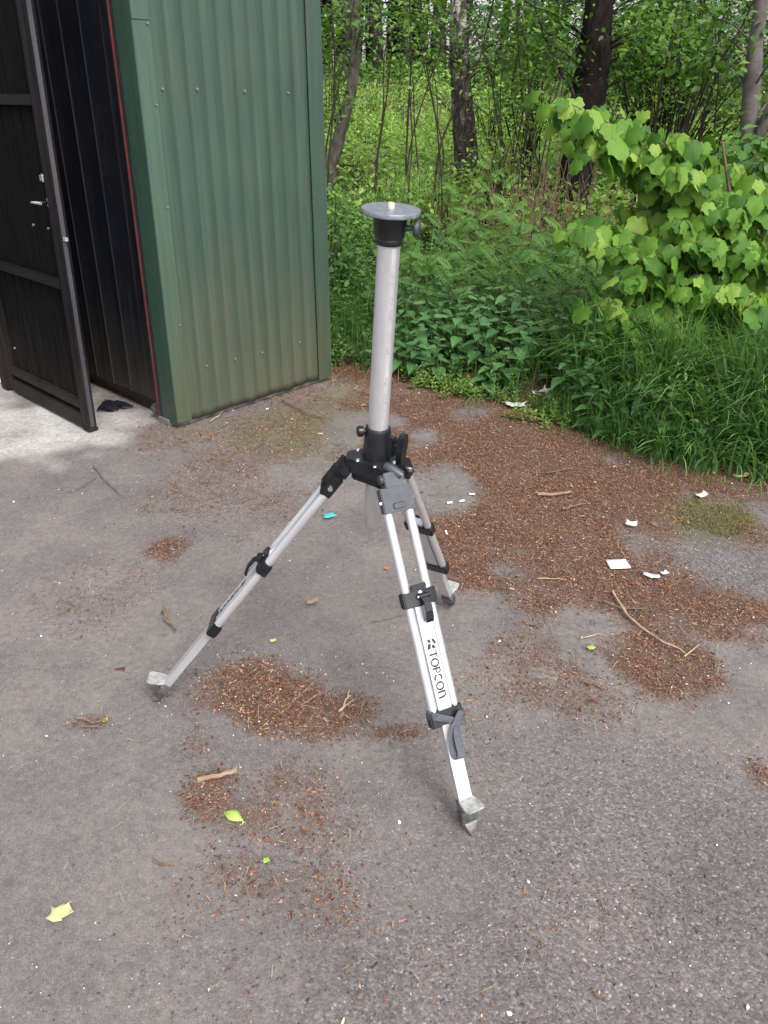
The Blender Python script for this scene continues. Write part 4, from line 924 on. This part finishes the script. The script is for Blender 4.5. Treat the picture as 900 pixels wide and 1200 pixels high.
# low undergrowth: mass of small broad leaves filling the bank
def plants(n, x0, x1, f0, f1, seed, thr, cs=2.2):
    x = RS.uniform(x0, x1, n); y = edge_y(x) + RS.uniform(f0, f1, n); k = vnoise(x * cs, y * cs, seed) > thr; return x[k], y[k]
for (nm, mat, n, fr, hh, lf, thr, seed, lab, nodes) in (
    ('undergrowth', 'herb', 4200, (.05, 4.2), (.10, .42), .055, .34, 111, 'mixed leafy undergrowth covering the bank behind the verge', 6),
    ('pale_undergrowth', 'light', 1500, (.5, 5.0), (.10, .40), .045, .52, 112, 'paler small leaved weeds among the bank undergrowth', 5),
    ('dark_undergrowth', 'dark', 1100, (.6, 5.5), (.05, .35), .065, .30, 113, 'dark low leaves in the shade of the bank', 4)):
    x, y = plants(n, -2.6 if nm != 'pale_undergrowth' else -.6, 6.5, fr[0], fr[1], seed, thr); k = off_wr(x, y, .13); x, y = x[k], y[k]; n = len(x)
    h = RS.uniform(*hh, n) * (.5 + .6 * smooth(0, 1.2, y - edge_y(x)))
    p_, d_, u_, s_ = stem_leaves(x, y, h, nodes, lf, .95, .05)
    tag(leaf_cloud(nm, M[mat], *LEAF4, p_, d_, u_, s_, RS.beta(2, 2, len(p_))), lab, 'undergrowth', kind='stuff')
# taller ragged growth farther up the bank, round the feet of the trees
x, y = plants(1500, -.5, 4.5, 1.6, 5.2, 131, .46, 1.6); n = len(x)
p_, d_, u_, s_ = stem_leaves(x, y, RS.uniform(.22, .58, n), 7, .060, .9, .1)
tag(leaf_cloud('tall_weeds', M['herb'], *LEAF4, p_, d_, u_, s_, RS.beta(2, 2, len(p_))), 'taller ragged weeds round the feet of the trees', 'weeds', kind='stuff')
x, y = plants(420, 1.25, 3.4, .05, 1.0, 132, .45, 3); n = len(x)
p_, d_, u_, s_ = stem_leaves(x, y, RS.uniform(.15, .42, n), 6, .06, .6, .25)
tag(leaf_cloud('grass_weeds', M['light'], *LEAF4, p_, d_, u_, s_, RS.uniform(0, .7, len(p_))), 'narrow leaved weeds mixed into the tall grass', 'weeds', kind='stuff')
# fresh small weeds at the very front
x = np.concatenate([RS.uniform(.12, .95, 130), RS.normal(.72, .05, 14)]); y = np.concatenate([edge_y(x[:130]) + RS.normal(.02, .06, 130), edge_y(x[130:]) - .16 + RS.normal(0, .04, 14)])
k = off_wr(x, y, .09); x, y = x[k], y[k]
p_, d_, u_, s_ = stem_leaves(x, y, RS.uniform(.04, .13, len(x)), 6, .026, 1.0, .2)
tag(leaf_cloud('chickweed', M['light'], *LEAF4, p_, d_, u_, s_, RS.uniform(.3, 1, len(p_))), 'fresh pale small leaved weed creeping onto the asphalt', 'weeds', kind='stuff')

# nettles: single plants
NL = [fast_mesh('leaf', *nettle_leaf(i), M['nettle'], smooth_it=True) for i in range(3)]
def one_leaf(me, parent, pos, d, up, s, name='leaf'):
    B = basis(np.array([d], float), np.array([up], float))[0]; o = link(name, me, parent)
    o.matrix_local = Matrix(((B[0, 0] * s, B[0, 1] * s, B[0, 2] * s, pos[0]), (B[1, 0] * s, B[1, 1] * s, B[1, 2] * s, pos[1]), (B[2, 0] * s, B[2, 1] * s, B[2, 2] * s, pos[2]), (0, 0, 0, 1))); return o
rs = np.random.RandomState(21); cnt = 0; spots = []
while len(spots) < 66 and cnt < 4000:
    cnt += 1; xx = rs.uniform(.02, 1.45); yy = edge_y(xx) + rs.uniform(.10, 1.25) ** 1.15
    if min(math.hypot(xx - q[0], yy - q[1]) for q in WR) < .16: continue
    if all((xx - a) ** 2 + (yy - b_) ** 2 > .105 ** 2 for a, b_ in spots): spots.append((xx, float(yy)))
for (xx, yy) in spots:
    fr = yy - float(edge_y(xx)); h = rs.uniform(.16, .26) + .22 * min(1, fr / .7)
    nt_ = empty('nettle', (xx, yy, float(Zt(xx, yy)) - .005))
    tag(nt_, 'dark green nettle with toothed heart shaped leaves growing behind the asphalt edge', 'nettle', 'nettles along the verge')
    lx, ly = rs.normal(0, .10, 2) + np.array([0, -.08]); top = np.array([lx * h, ly * h, h])
    b = MB(); b.tube([top * t * np.array([t, t, 1]) for t in (0, .35, .7, 1)], [.003, .0026, .0022, .0014], 6); b.build('stem', M['stem'], nt_)
    a0 = rs.uniform(0, 6.28); nn = 6
    for k in range(nn):
        t = .30 + .70 * k / (nn - 1)
        for s_ in (0, 1):
            az = a0 + k * 1.57 + s_ * 3.14 + rs.normal(0, .2); el = -.42 + .50 * t + rs.normal(0, .18); sz = (.128 - .078 * t ** 2) * rs.uniform(.8, 1.2)
            d = (math.cos(az) * math.cos(el), math.sin(az) * math.cos(el), math.sin(el)); pos = top * np.array([t * t, t * t, t]) + np.array(d) * .012
            one_leaf(NL[rs.randint(3)], nt_, pos, d, (rs.normal(0, .12), rs.normal(0, .12) - .12, 1), sz)
# feathery herbs behind the nettles
FL = [fast_mesh('leaf', *fern_leaf(i), M['fern']) for i in range(2)]
rs = np.random.RandomState(33); fsp = []
for (px, py, Y) in [(575, 275, 5.6), (610, 262, 5.8), (548, 290, 5.5), (640, 285, 5.5), (700, 300, 5.4), (520, 262, 6.0), (560, 245, 6.3), (600, 235, 6.6), (660, 265, 6.0), (500, 300, 5.3), (585, 305, 5.2), (615, 318, 5.1),
                    (655, 330, 5.0), (680, 275, 5.7), (480, 260, 6.2), (540, 225, 6.8), (625, 245, 6.3), (530, 310, 5.1), (455, 300, 5.4), (740, 270, 5.9), (590, 205, 6.8), (575, 190, 7.0)]:
    q = PD(px, py, Y); gz = float(Zt(q[0], q[1])); h = max(.15, q[2] - gz)
    fp = empty('feathery_herb', (q[0], q[1], gz)); tag(fp, 'fresh green feathery leaved herb rising behind the nettles', 'herb', 'feathery herbs on the bank')
    b = MB(); b.tube([(0, 0, 0), (.01, -.01, h * .5), (.0, -.02, h)], [.004, .003, .0015], 6); b.build('stem', M['stem'], fp)
    for k in range(11):
        t = .35 + .65 * k / 10; az = k * 2.4 + rs.normal(0, .3); el = .15 + .65 * t + rs.normal(0, .15); sz = rs.uniform(.15, .24) * (1.1 - .35 * t)
        one_leaf(FL[k % 2], fp, (0, -.02 * t, h * t), (math.cos(az) * math.cos(el), math.sin(az) * math.cos(el), math.sin(el)), (0, -.2, 1), sz)

# ------------------------------------------------------------------ the young maple
rs = np.random.RandomState(57)
ML = [fast_mesh('leaf', *maple_leaf(c, d, i), M['maple'], smooth_it=True) for i, (c, d) in enumerate(((.30, .28), (.55, .4), (.2, .55), (.42, .2), (.7, .35), (.12, .15), (.5, .6)))]
mb0 = np.array([MBASE[0], MBASE[1], float(Zt(*MBASE))])
bush = empty('young_maple', mb0); tag(bush, 'young maple bush with big drooping lime green leaves over the tall grass', 'bush')
# branch tips as they hang (photo survey) with their distance
TIPS = [(632, 100, 4.6, 14), (668, 145, 4.55, 13), (700, 118, 4.8, 8), (800, 150, 4.5, 10), (705, 165, 4.7, 12), (745, 165, 4.5, 15), (662, 262, 4.25, 13), (705, 285, 4.15, 14), (735, 320, 4.1, 12), (690, 352, 4.05, 9), (742, 368, 4.0, 9), (772, 392, 3.95, 8),
        (790, 190, 4.3, 14), (790, 255, 4.2, 15), (830, 210, 4.25, 14), (830, 275, 4.1, 16), (862, 240, 4.2, 15), (880, 290, 4.1, 15), (845, 335, 4.0, 14), (800, 330, 4.05, 12), (890, 350, 3.95, 12), (905, 215, 4.4, 12),
        (760, 290, 4.4, 13), (925, 300, 4.1, 8), (720, 235, 4.6, 10), (770, 225, 4.6, 10), (860, 180, 4.8, 8)]
def bez(a, b_, c, n=9): return [a * (1 - t) ** 2 + b_ * 2 * t * (1 - t) + c * t * t for t in np.linspace(0, 1, n)]
nleaf = 0; main = [mb0 * 0, np.array([-.05, -.05, .35]), np.array([-.02, -.12, .75]), np.array([-.1, -.08, 1.0]), np.array([-.16, -.02, 1.22])]
b = MB(); b.tube(main, [.022, .018, .014, .010, .006], 9); b.tube([main[0], np.array([.1, -.05, .3]), np.array([.2, -.1, .5])], [.018, .012, .006], 8); b.build('stem', M['brown_stem'], bush)
inner = [[], [], [], []]
for ti, (px, py, Y, cnt) in enumerate(TIPS):
    tip = PD(px, py + 8, Y) - mb0; z0 = np.clip(tip[2] * .55, .1, 1.2); root = np.array([np.interp(z0, [0, .35, .75, 1.0, 1.22], [m[0] for m in main]), np.interp(z0, [0, .35, .75, 1.0, 1.22], [m[1] for m in main]), z0])
    mid = (root + tip) / 2 + np.array([0, 0, .16 + .12 * rs.uniform()]); br = bez(root, mid, tip)
    b = MB(); b.tube(br, np.linspace(.007, .0022, len(br)), 6); b.build('branch', M['brown_stem'], bush)
    hd = tip - root; hd[2] = 0; hd /= max(np.linalg.norm(hd), 1e-6)
    for k in range(cnt):
        t = .30 + .70 * (k // 2) / max(1, (cnt - 1) // 2); side = 1 if k % 2 else -1
        i = min(int(t * 8), 7); p = br[i] + (br[i + 1] - br[i]) * (t * 8 - i) if t < 1 else br[-1]
        lat = np.array([-hd[1], hd[0], 0]) * side
        az = rs.uniform(0, 6.28); rad_ = np.array([math.cos(az) * .9, -abs(math.sin(az)) * .8 + .12, 0]) + lat * .30 + hd * .45; rad_ /= np.linalg.norm(rad_)
        d = rad_ + np.array([0, 0, -rs.uniform(.45, 1.9)])
        d /= np.linalg.norm(d); sz = rs.uniform(.060, .135) * (1.12 - .25 * t); pet = .05 * rs.uniform(.5, 1.3)
        up = tuple(rad_ * .9 + rs.normal(0, .22, 3) + np.array([0, -.1, .75]))
        if nleaf < 296:
            one_leaf(ML[rs.randint(7)], bush, p + d * np.array([1, 1, .3]) * pet + np.array([0, 0, .015]), d, up, sz); nleaf += 1
    for k in range(70):                     # further leaves along and behind each branch
        t = rs.uniform(.05, 1.0); i = min(int(t * 8), 7); p = br[i] + rs.normal(0, 1, 3) * np.array([.075, .075, .035]) + np.array([.01, .05, -.02])
        az = rs.uniform(0, 6.28); inner[0].append(p); inner[1].append((math.cos(az) * .9, -abs(math.sin(az)) + .25, -rs.uniform(.35, 1.7))); inner[2].append((math.cos(az) * .8 + rs.normal(0, .25), -abs(math.sin(az)) * .8 + rs.normal(0, .25), .8)); inner[3].append(rs.uniform(.045, .12))
T, F = maple_leaf(.45, .4, 9)
o = leaf_cloud('foliage', M['maple_joined'], T, F, np.array(inner[0]), np.array(inner[1]), np.array(inner[2]), np.array(inner[3]), rs.uniform(0, 1, len(inner[0])), bush); o['kind'] = 'stuff'

# ------------------------------------------------------------------ trees and bushes of the wood
def poly_pts(pxs, Y0, Y1=None):
    n = len(pxs); Y1 = Y0 if Y1 is None else Y1
    return np.array([PD(px, py, Y0 + (Y1 - Y0) * i / max(1, n - 1)) for i, (px, py) in enumerate(pxs)])
def resample(p, n):
    t = np.linspace(0, len(p) - 1, n); i = np.minimum(t.astype(int), len(p) - 2); f = (t - i)[:, None]
    p0 = p[np.maximum(i - 1, 0)]; p1 = p[i]; p2 = p[i + 1]; p3 = p[np.minimum(i + 2, len(p) - 1)]
    return .5 * ((2 * p1) + (-p0 + p2) * f + (2 * p0 - 5 * p1 + 4 * p2 - p3) * f ** 2 + (-p0 + 3 * p1 - 3 * p2 + p3) * f ** 3)
def crown_leaves(rs, centers, rad, per, leaf, droop=.3, flat=.8):
    c = np.repeat(np.asarray(centers), per, 0); n = len(c); pos = c + rs.normal(0, 1, (n, 3)) * np.array([rad, rad, rad * flat]) * .5
    az = rs.uniform(0, 2 * np.pi, n); d = np.stack([np.cos(az), np.sin(az), -droop + rs.normal(0, .35, n)], 1)
    up = np.stack([rs.normal(0, .45, n), rs.normal(0, .45, n) - .15, np.ones(n)], 1); sz = leaf * rs.uniform(.6, 1.3, n)
    cv = np.repeat(rs.uniform(-.28, .28, len(centers)), per); var = np.clip(rs.beta(2, 2, n) + cv, 0, 1); return pos, d, up, sz, var
def tree(name, label, cat, trunk_px, Y, w0, w1, bmat, lmat, crown_px, leaf, group=None, up_to=7.0, seed=1, rough=.05, Ytop=None, per=26, crown_extra=22, seg=14, limb=1.0):
    rs = np.random.RandomState(seed); pts = poly_pts(trunk_px, Y, Ytop)           # listed from the foot upward
    gz = float(Zt(pts[0][0], pts[0][1])); foot = pts[0].copy(); foot[2] = gz - .08; pts = np.vstack([foot[None], pts]) if pts[0][2] > gz + .05 else pts
    d = pts[-1] - pts[-2]; d /= np.linalg.norm(d); d = d * .5 + np.array([0, 0, .5]); k = max(0, up_to - pts[-1][2])
    pts = np.vstack([pts, pts[-1] + d * k * .5, pts[-1] + d * k * 1.0 + rs.normal(0, .1, 3)]); base = pts[0].copy(); pts = resample(pts, 40) - base
    hh = np.linspace(0, 1, 40); px_m = Y * .9 / FPX                              # metres a photo pixel covers at that distance
    r = np.interp(hh, [0, .08, .5, 1], [w0 * 1.25, w0, w1, w1 * .35]) * px_m / 2
    t = empty(name, base); tag(t, label, cat, group)
    b = MB(); b.tube(pts, r, seg, wob=rough, rs=rs); b.build('trunk', bmat, t, 0, 60)
    cs = []
    for (px, py, Yc, rx, ry, n) in crown_px:                                     # leafy sprays seen in the photograph
        for _ in range(n): cs.append(PD(px + rs.normal(0, .5) * rx, py + rs.normal(0, .5) * ry, Yc + rs.normal(0, .35)) - base)
    cr = np.array(cs) if cs else np.zeros((0, 3)); bb = MB()
    for c in cs[::3]:
        i = int(np.argmin(np.linalg.norm(pts - (c + np.array([0, 0, -.3])), axis=1))); bb.tube(bez(pts[i], (pts[i] + c) / 2 + np.array([0, 0, .15]), c, 6), np.linspace(.012, .003, 6) * limb, 5)
    if crown_extra:
        for _ in range(crown_extra):
            q = rs.normal(0, 1, 3); q /= np.linalg.norm(q); q *= rs.uniform(.3, 1) ** .5; c = pts[-1] * .86 + q * np.array([2.0, 2.0, 1.9]); c[2] = max(c[2], 2.6); cs.append(c)
        for c in cs[len(cr)::5]:
            i = rs.randint(20, 38); bb.tube(bez(pts[i], (pts[i] + c) / 2 + np.array([0, 0, .3]), c, 6), np.linspace(.022, .005, 6) * limb, 5)
    if bb.v: bb.build('limb', bmat, t, 0, 60)
    if cs:
        a = crown_leaves(rs, cs, .34, per, leaf); o = leaf_cloud('crown', lmat, *LEAF4, a[0], a[1], a[2], a[3], a[4], t)
    return t
tree('birch_tree', 'straight birch with pale peeling bark above and dark rugged bark below', 'tree', [(548, 236), (546, 180), (541, 110), (538, 60), (537, 0)], 10.5, 29, 22, M['birch'], M['shrub'],
     [(608, 25, 10.2, 40, 45, 24), (495, 28, 10.3, 26, 34, 13), (575, 10, 10.3, 25, 14, 6), (600, 85, 10.6, 30, 30, 8)], .075, seed=3)
tree('birch_tree', 'slim grey birch leaning over beside the green shed wall', 'tree', [(383, 222), (396, 165), (412, 105), (417, 50), (416, 0)], 11, 17, 12, M['grey_birch'], M['shrub'],
     [(386, 45, 10.8, 13, 50, 15), (445, 16, 10.9, 22, 20, 11), (388, 120, 10.6, 10, 30, 6), (490, 12, 11, 40, 18, 12)], .075, seed=5)
tree('oak_tree', 'thick dark tree with deeply rugged bark behind the young maple', 'tree', [(668, 250), (676, 195), (686, 130), (697, 60), (703, 0)], 9.6, 36, 37, M['oak'], M['shrub'],
     [(635, 35, 9.6, 30, 50, 24), (755, 40, 9.6, 30, 50, 22)], .08, seed=7, rough=.13, seg=26, crown_extra=60)
tree('ash_tree', 'smooth grey trunk forked at its foot at the right of the wood', 'tree', [(873, 205), (878, 140), (884, 70), (893, 0)], 7.0, 22, 18, M['grey_bark'], M['shrub'],
     [(835, 30, 7.6, 30, 40, 10), (930, 60, 7.4, 20, 60, 6)], .085, seed=9, rough=.02)
tree('leaning_trunk', 'reddish slanting trunk leaning out from the grey tree foot', 'tree', [(874, 200), (887, 170), (897, 140), (915, 100)], 6.9, 17, 13, M['grey_birch'], M['shrub'], [], .08, up_to=3.2, seed=10, crown_extra=0)
# thin stems and saplings
SAP = [([(475, 215), (478, 140), (482, 70), (480, 5)], 9.0, 3.6, 'thin straight dark sapling in the bright gap left of the straight birch'),
       ([(508, 245), (514, 180), (528, 140), (548, 95), (562, 70)], 8.5, 3.6, 'bent dark sapling crossing in front of the straight birch'),
       ([(380, 205), (386, 150), (396, 105), (408, 40), (415, 0)], 8.0, 3.0, 'thin dark sapling nearest the green shed wall'),
       ([(384, 215), (391, 120), (392, 60), (388, 0)], 8.4, 2.8, 'second thin sapling beside the green shed wall'),
       ([(508, 225), (520, 185), (505, 110), (498, 60)], 9.5, 2.4, 'crooked thin grey sapling left of the straight birch'),
       ([(612, 200), (604, 150), (600, 100), (612, 40)], 9.5, 2.6, 'thin grey sapling right of the straight birch'),
       ([(640, 230), (622, 160), (612, 110), (608, 60)], 9.0, 2.6, 'thin slanting sapling left of the thick dark tree'),
       ([(674, 130), (655, 80), (640, 45), (628, 10)], 9.4, 5.5, 'bare grey branch stem leaning left off the thick dark tree'),
       ([(789, 215), (800, 170), (812, 140), (835, 75), (848, 20)], 7.6, 5.0, 'dark slanting stem leading to the grey trunk, thickest of its thicket'),
       ([(812, 210), (822, 150), (836, 100), (846, 70), (870, 30)], 7.4, 6.0, 'dark forked stem in the thicket left of the grey trunk'),
       ([(795, 150), (790, 110), (796, 60), (800, 10)], 8.2, 2.6, 'thin upright stem in the thicket behind the maple'),
       ([(770, 130), (782, 70), (790, 30), (796, 0)], 8.0, 4.0, 'slender curved stem above the maple, left edge of the thicket'),
       ([(818, 175), (840, 130), (866, 100), (900, 60)], 7.2, 3.0, 'thin stem slanting right across the foot of the grey trunk'),
       ([(836, 200), (838, 140), (842, 90), (838, 30)], 7.8, 2.4, 'thin upright stem just left of the grey trunk'),
       ([(800, 165), (815, 120), (830, 95), (858, 60)], 7.9, 2.6, 'thin stem crossing the dark forked stem'),
       ([(770, 190), (800, 150), (812, 110), (818, 60)], 8.3, 3.0, 'slanting thin stem behind the top of the maple'),
       ([(845, 160), (868, 135), (895, 112)], 7.3, 3.0, 'low thin stem leaning right in front of the grey trunk')]
for i, (pxs, Y, wd, lab) in enumerate(SAP):
    p = poly_pts(pxs[::-1], Y)[::-1]
    top = pxs[-1]
    tree('sapling', lab, 'sapling', pxs, Y, wd * .8, wd * .6, M['thin_bark'], M['shrub'], [(top[0], top[1] + 15, Y, 22, 25, 4)], .07, up_to=2.6, seed=100 + i, rough=.06, crown_extra=3, per=16, seg=8, limb=.35)
rs = np.random.RandomState(312)
for i in range(16):
    px = (rs.uniform(575, 655) if i < 9 else rs.uniform(425, 520)); py = rs.uniform(195, 240); dx = rs.normal(0, 16); L_ = rs.uniform(90, 180)
    tree('sapling', 'thin bare stem standing among the undergrowth beneath the trees', 'sapling', [(px, py), (px + dx * .4 + rs.normal(0, 4), py - L_ * .4), (px + dx, py - L_ * .8), (px + dx * 1.4 + rs.normal(0, 6), py - L_)], rs.uniform(7.5, 9.5), rs.uniform(1.3, 2.4), rs.uniform(1.0, 1.6), M['thin_bark'], M['shrub'],
         [(px + dx, py - L_, 8.6, 26, 22, 2)], .05, group='thin bare stems in the undergrowth', up_to=2.2, seed=400 + i, crown_extra=0, per=12, seg=6, limb=.3)
# tangle of dead brown stems at the foot of the dark tree
rs = np.random.RandomState(71)
for i, (px, py, Y, n, lab) in enumerate([(628, 215, 7.5, 60, 'tangle of bare brown stems left of the thick dark tree foot'), (655, 200, 8.3, 44, 'tangle of bare brown twigs against the thick dark tree trunk'), (800, 190, 7.6, 22, 'bare twig thicket behind the young maple'), (520, 215, 8.0, 22, 'few bare twigs below the straight birch')]):
    c = PD(px, py, Y); gz = float(Zt(c[0], c[1])); b = MB()
    for k in range(n):
        a0 = np.array([c[0] + rs.normal(0, .32), c[1] + rs.normal(0, .3), gz]); h = rs.uniform(.3, 1.0); dv = np.array([rs.normal(0, .35), rs.normal(0, .3), 1.0]) * h
        b.tube(bez(a0, a0 + dv * .5 + rs.normal(0, .06, 3), a0 + dv, 6), np.linspace(.006, .002, 6), 5)
        if k % 2: b.tube([a0 + dv * .5, a0 + dv * .5 + np.array([rs.normal(0, .25), rs.normal(0, .2), rs.uniform(.0, .3)])], [.004, .0015], 5)
    tag(b.build('dead_bush', M['twig'], None, 0, 60), lab, 'dead bush')
# leafy bushes
def bush_(name, label, lmat, blobs_, leaf, seed, per=30, group=None, rad=.30, T=LEAF4):
    rs = np.random.RandomState(seed); q = PD(blobs_[0][0], blobs_[0][1], blobs_[0][2]); gz = float(Zt(q[0], q[1])); base = np.array([q[0], q[1], gz]); t = empty(name, base); tag(t, label, 'bush', group); cs = []
    for (px, py, Y, rx, ry, n) in blobs_:
        for _ in range(n):
            c = PD(px + rs.normal(0, .55) * rx, py + rs.normal(0, .55) * ry, Y + rs.normal(0, .45)); c[2] = max(c[2], float(Zt(c[0], c[1])) + .1); cs.append(c - base)
    b = MB()
    for c in cs[::2]: f = np.array([c[0] * .25 + rs.normal(0, .1), c[1] * .25 + rs.normal(0, .1), -.02]); b.tube(bez(f, np.array([c[0] * .5, c[1] * .5, c[2] * .65]), c, 7), np.linspace(.012, .003, 7), 5)
    b.build('stem', M['thin_bark'], t, 0, 60)
    a = crown_leaves(rs, cs, rad, per, leaf); leaf_cloud('foliage', lmat, *T, a[0], a[1], a[2], a[3], a[4], t); return t
bush_('leafy_bush', 'dense mid green bush filling the gap between the dark tree and the grey trunk', M['shrub'], [(790, 60, 10.6, 80, 60, 95), (760, 130, 10.6, 40, 40, 30), (850, 110, 10.4, 50, 50, 30)], .075, 201)
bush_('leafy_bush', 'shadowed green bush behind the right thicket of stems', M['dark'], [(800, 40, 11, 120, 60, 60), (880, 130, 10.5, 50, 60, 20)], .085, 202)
bush_('leafy_bush', 'leafy bush hanging between the straight birch and the dark tree', M['shrub'], [(625, 70, 11.5, 55, 50, 42), (600, 130, 11.2, 35, 25, 14)], .070, 203)
bush_('leafy_bush', 'pale green bush in the bright meadow behind the straight birch', M['meadow'], [(580, 110, 15, 40, 28, 34), (515, 105, 16, 26, 16, 16)], .075, 204)
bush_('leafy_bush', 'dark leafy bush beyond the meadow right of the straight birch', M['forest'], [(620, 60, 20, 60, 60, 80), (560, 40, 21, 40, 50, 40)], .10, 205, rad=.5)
bush_('leafy_bush', 'low broad leaved bush under the grey trunk beside the maple', M['herb'], [(880, 205, 6.0, 30, 16, 14), (900, 190, 6.2, 20, 20, 8)], .10, 206, rad=.22)
bush_('leafy_bush', 'leafy bush beside the leaning birch and shed wall', M['herb'], [(392, 265, 6.4, 14, 40, 16), (405, 320, 5.6, 16, 30, 12)], .055, 207, rad=.22)
bush_('leafy_bush', 'dark bush beyond the leaning birch, nearest the shed', M['forest'], [(388, 50, 18, 14, 50, 24), (385, 130, 16, 14, 25, 12)], .09, 208, rad=.45)
bush_('leafy_bush', 'young bush rising in front of the far dark trunks', M['shrub'], [(445, 118, 20, 40, 9, 20), (525, 100, 19, 18, 20, 14)], .09, 209, rad=.45)
bush_('leafy_bush', 'leafy bush out in the meadow behind the right thicket', M['shrub'], [(720, 90, 14, 60, 45, 50), (690, 150, 13, 30, 25, 14)], .08, 210, rad=.4)

bush_('leafy_bush', 'light airy bush between the straight birch and the bare stem tangle', M['light'], [(600, 140, 9.6, 36, 40, 20), (575, 195, 8.6, 30, 16, 12)], .05, 211, per=22, rad=.26)
bush_('leafy_bush', 'low green bush at the foot of the straight birch', M['shrub'], [(515, 225, 8.2, 30, 14, 12), (470, 235, 7.8, 30, 14, 10)], .05, 212, per=24, rad=.22)

# ------------------------------------------------------------------ the bright meadow and the far wood
x = RS.uniform(-5, 14, 9500); y = RS.uniform(8.0, 27, 9500); k = (vnoise(x * .7, y * .7, 121) > .3) & (y > edge_y(x) + 3.4); x, y = x[k], y[k]
p_, d_, u_, s_ = stem_leaves(x, y, RS.uniform(.15, .6, len(x)), 5, .12, 1.0, .15)
tag(leaf_cloud('meadow_weeds', M['meadow'], *LEAF2, p_, d_, u_, s_, np.clip(RS.beta(2, 2, len(p_)) + .25 * (vnoise(p_[:, 0], p_[:, 1], 122) - .5), 0, 1)), 'bright green weeds covering the open meadow behind the trees', 'meadow', kind='stuff')
x = RS.uniform(-5, 14, 8000); y = RS.uniform(7.5, 28, 8000); n = len(x)
grass('meadow_grass', M['meadow'], x, y, RS.uniform(.2, .65, n), RS.uniform(.006, .012, n), RS.beta(2, 3, n) * .7, 'tall bright grass in the meadow', cat='meadow')
x = RS.uniform(-5, 14, 3500); y = RS.uniform(16, 29, 3500); n = len(x)
grass('pale_seed_grass', M['drygrass'], x, y, RS.uniform(.4, .95, n), RS.uniform(.006, .014, n), RS.beta(2, 3, n) * .5, 'pale dry seed grass at the far end of the meadow', cat='meadow')
x = RS.normal(.25, .22, 420); y = RS.normal(8.6, .4, 420)
grass('upright_grass', M['meadow'], x, y, RS.uniform(.35, .8, 420), RS.uniform(.005, .010, 420), RS.beta(2, 4, 420) * .6, 'upright green grass stand behind the round top plate', cat='grass')
# far stand of dark trunks
rs = np.random.RandomState(91); proto = None; n = 0
for i in range(64):
    xx = rs.uniform(-7, 13); yy = rs.uniform(31, 42)
    if i < 30: xx = rs.uniform(-2.6, 2.6) * yy / 34
    gz = float(Zt(xx, yy))
    if proto is None:
        proto = empty('far_tree', (xx, yy, gz)); b = MB(); b.tube([(0, 0, -.3), (.03, 0, 2.5), (-.05, .04, 5), (.04, 0, 8), (0, 0, 11)], [.20, .16, .13, .09, .03], 9, wob=.08, rs=rs)
        for k in range(16):
            z = rs.uniform(1.6, 9); az = rs.uniform(0, 6.28); L_ = rs.uniform(.5, 1.6); b.tube([(0, 0, z), (math.cos(az) * L_ * .5, math.sin(az) * L_ * .5, z + .15), (math.cos(az) * L_, math.sin(az) * L_, z + .1)], [.035, .02, .008], 5)
        b.build('trunk', M['far_bark'], proto)
        cs = [(rs.normal(0, .8), rs.normal(0, .8), rs.uniform(6.0, 11.5)) for _ in range(40)]; a = crown_leaves(rs, cs, .7, 26, .17); leaf_cloud('crown', M['forest'], *LEAF2, a[0], a[1], a[2], a[3], a[4], proto); t = proto
    else:
        t = proto.copy(); COL.objects.link(t)
        for ch in proto.children: c = ch.copy(); COL.objects.link(c); c.parent = t
        t.location = (xx, yy, gz)
    t.rotation_euler = (rs.normal(0, .03), rs.normal(0, .03), rs.uniform(0, 6.28)); s_ = rs.uniform(.7, 1.15); t.scale = (s_ * rs.uniform(.7, 1.3), s_ * rs.uniform(.7, 1.3), s_)
    tag(t, 'dark slender trunk in the far stand of trees beyond the meadow', 'tree', 'far stand of dark trunks')
# closed mass of the wood to the right and behind
for (nm, x0, x1, y0, y1, n, lab, zmax) in (('woodland', 4.5, 34, 18, 38, 1250, 'closed green woodland beyond the meadow on the right', 7.5), ('woodland', -22, -3.6, 14, 34, 520, 'dark woodland hidden behind the shed', 6.5), ('understorey', -2.5, 14, 28, 34, 330, 'low leafy understorey at the foot of the far trunks', 2.2)):
    rs = np.random.RandomState(n); cs = np.stack([rs.uniform(x0, x1, n), rs.uniform(y0, y1, n), np.zeros(n)], 1); cs[:, 2] = Zt(cs[:, 0], cs[:, 1]) + rs.uniform(.1, zmax if zmax > 3 else 1, n) * (1 if zmax > 3 else 1.0)
    a = crown_leaves(rs, cs, 1.1 if zmax > 3 else .8, 60, .17); tag(leaf_cloud(nm, M['forest'] if zmax > 3 else M['shrub'], *LEAF2, a[0], a[1], a[2], a[3], a[4]), lab, 'woodland', kind='stuff')
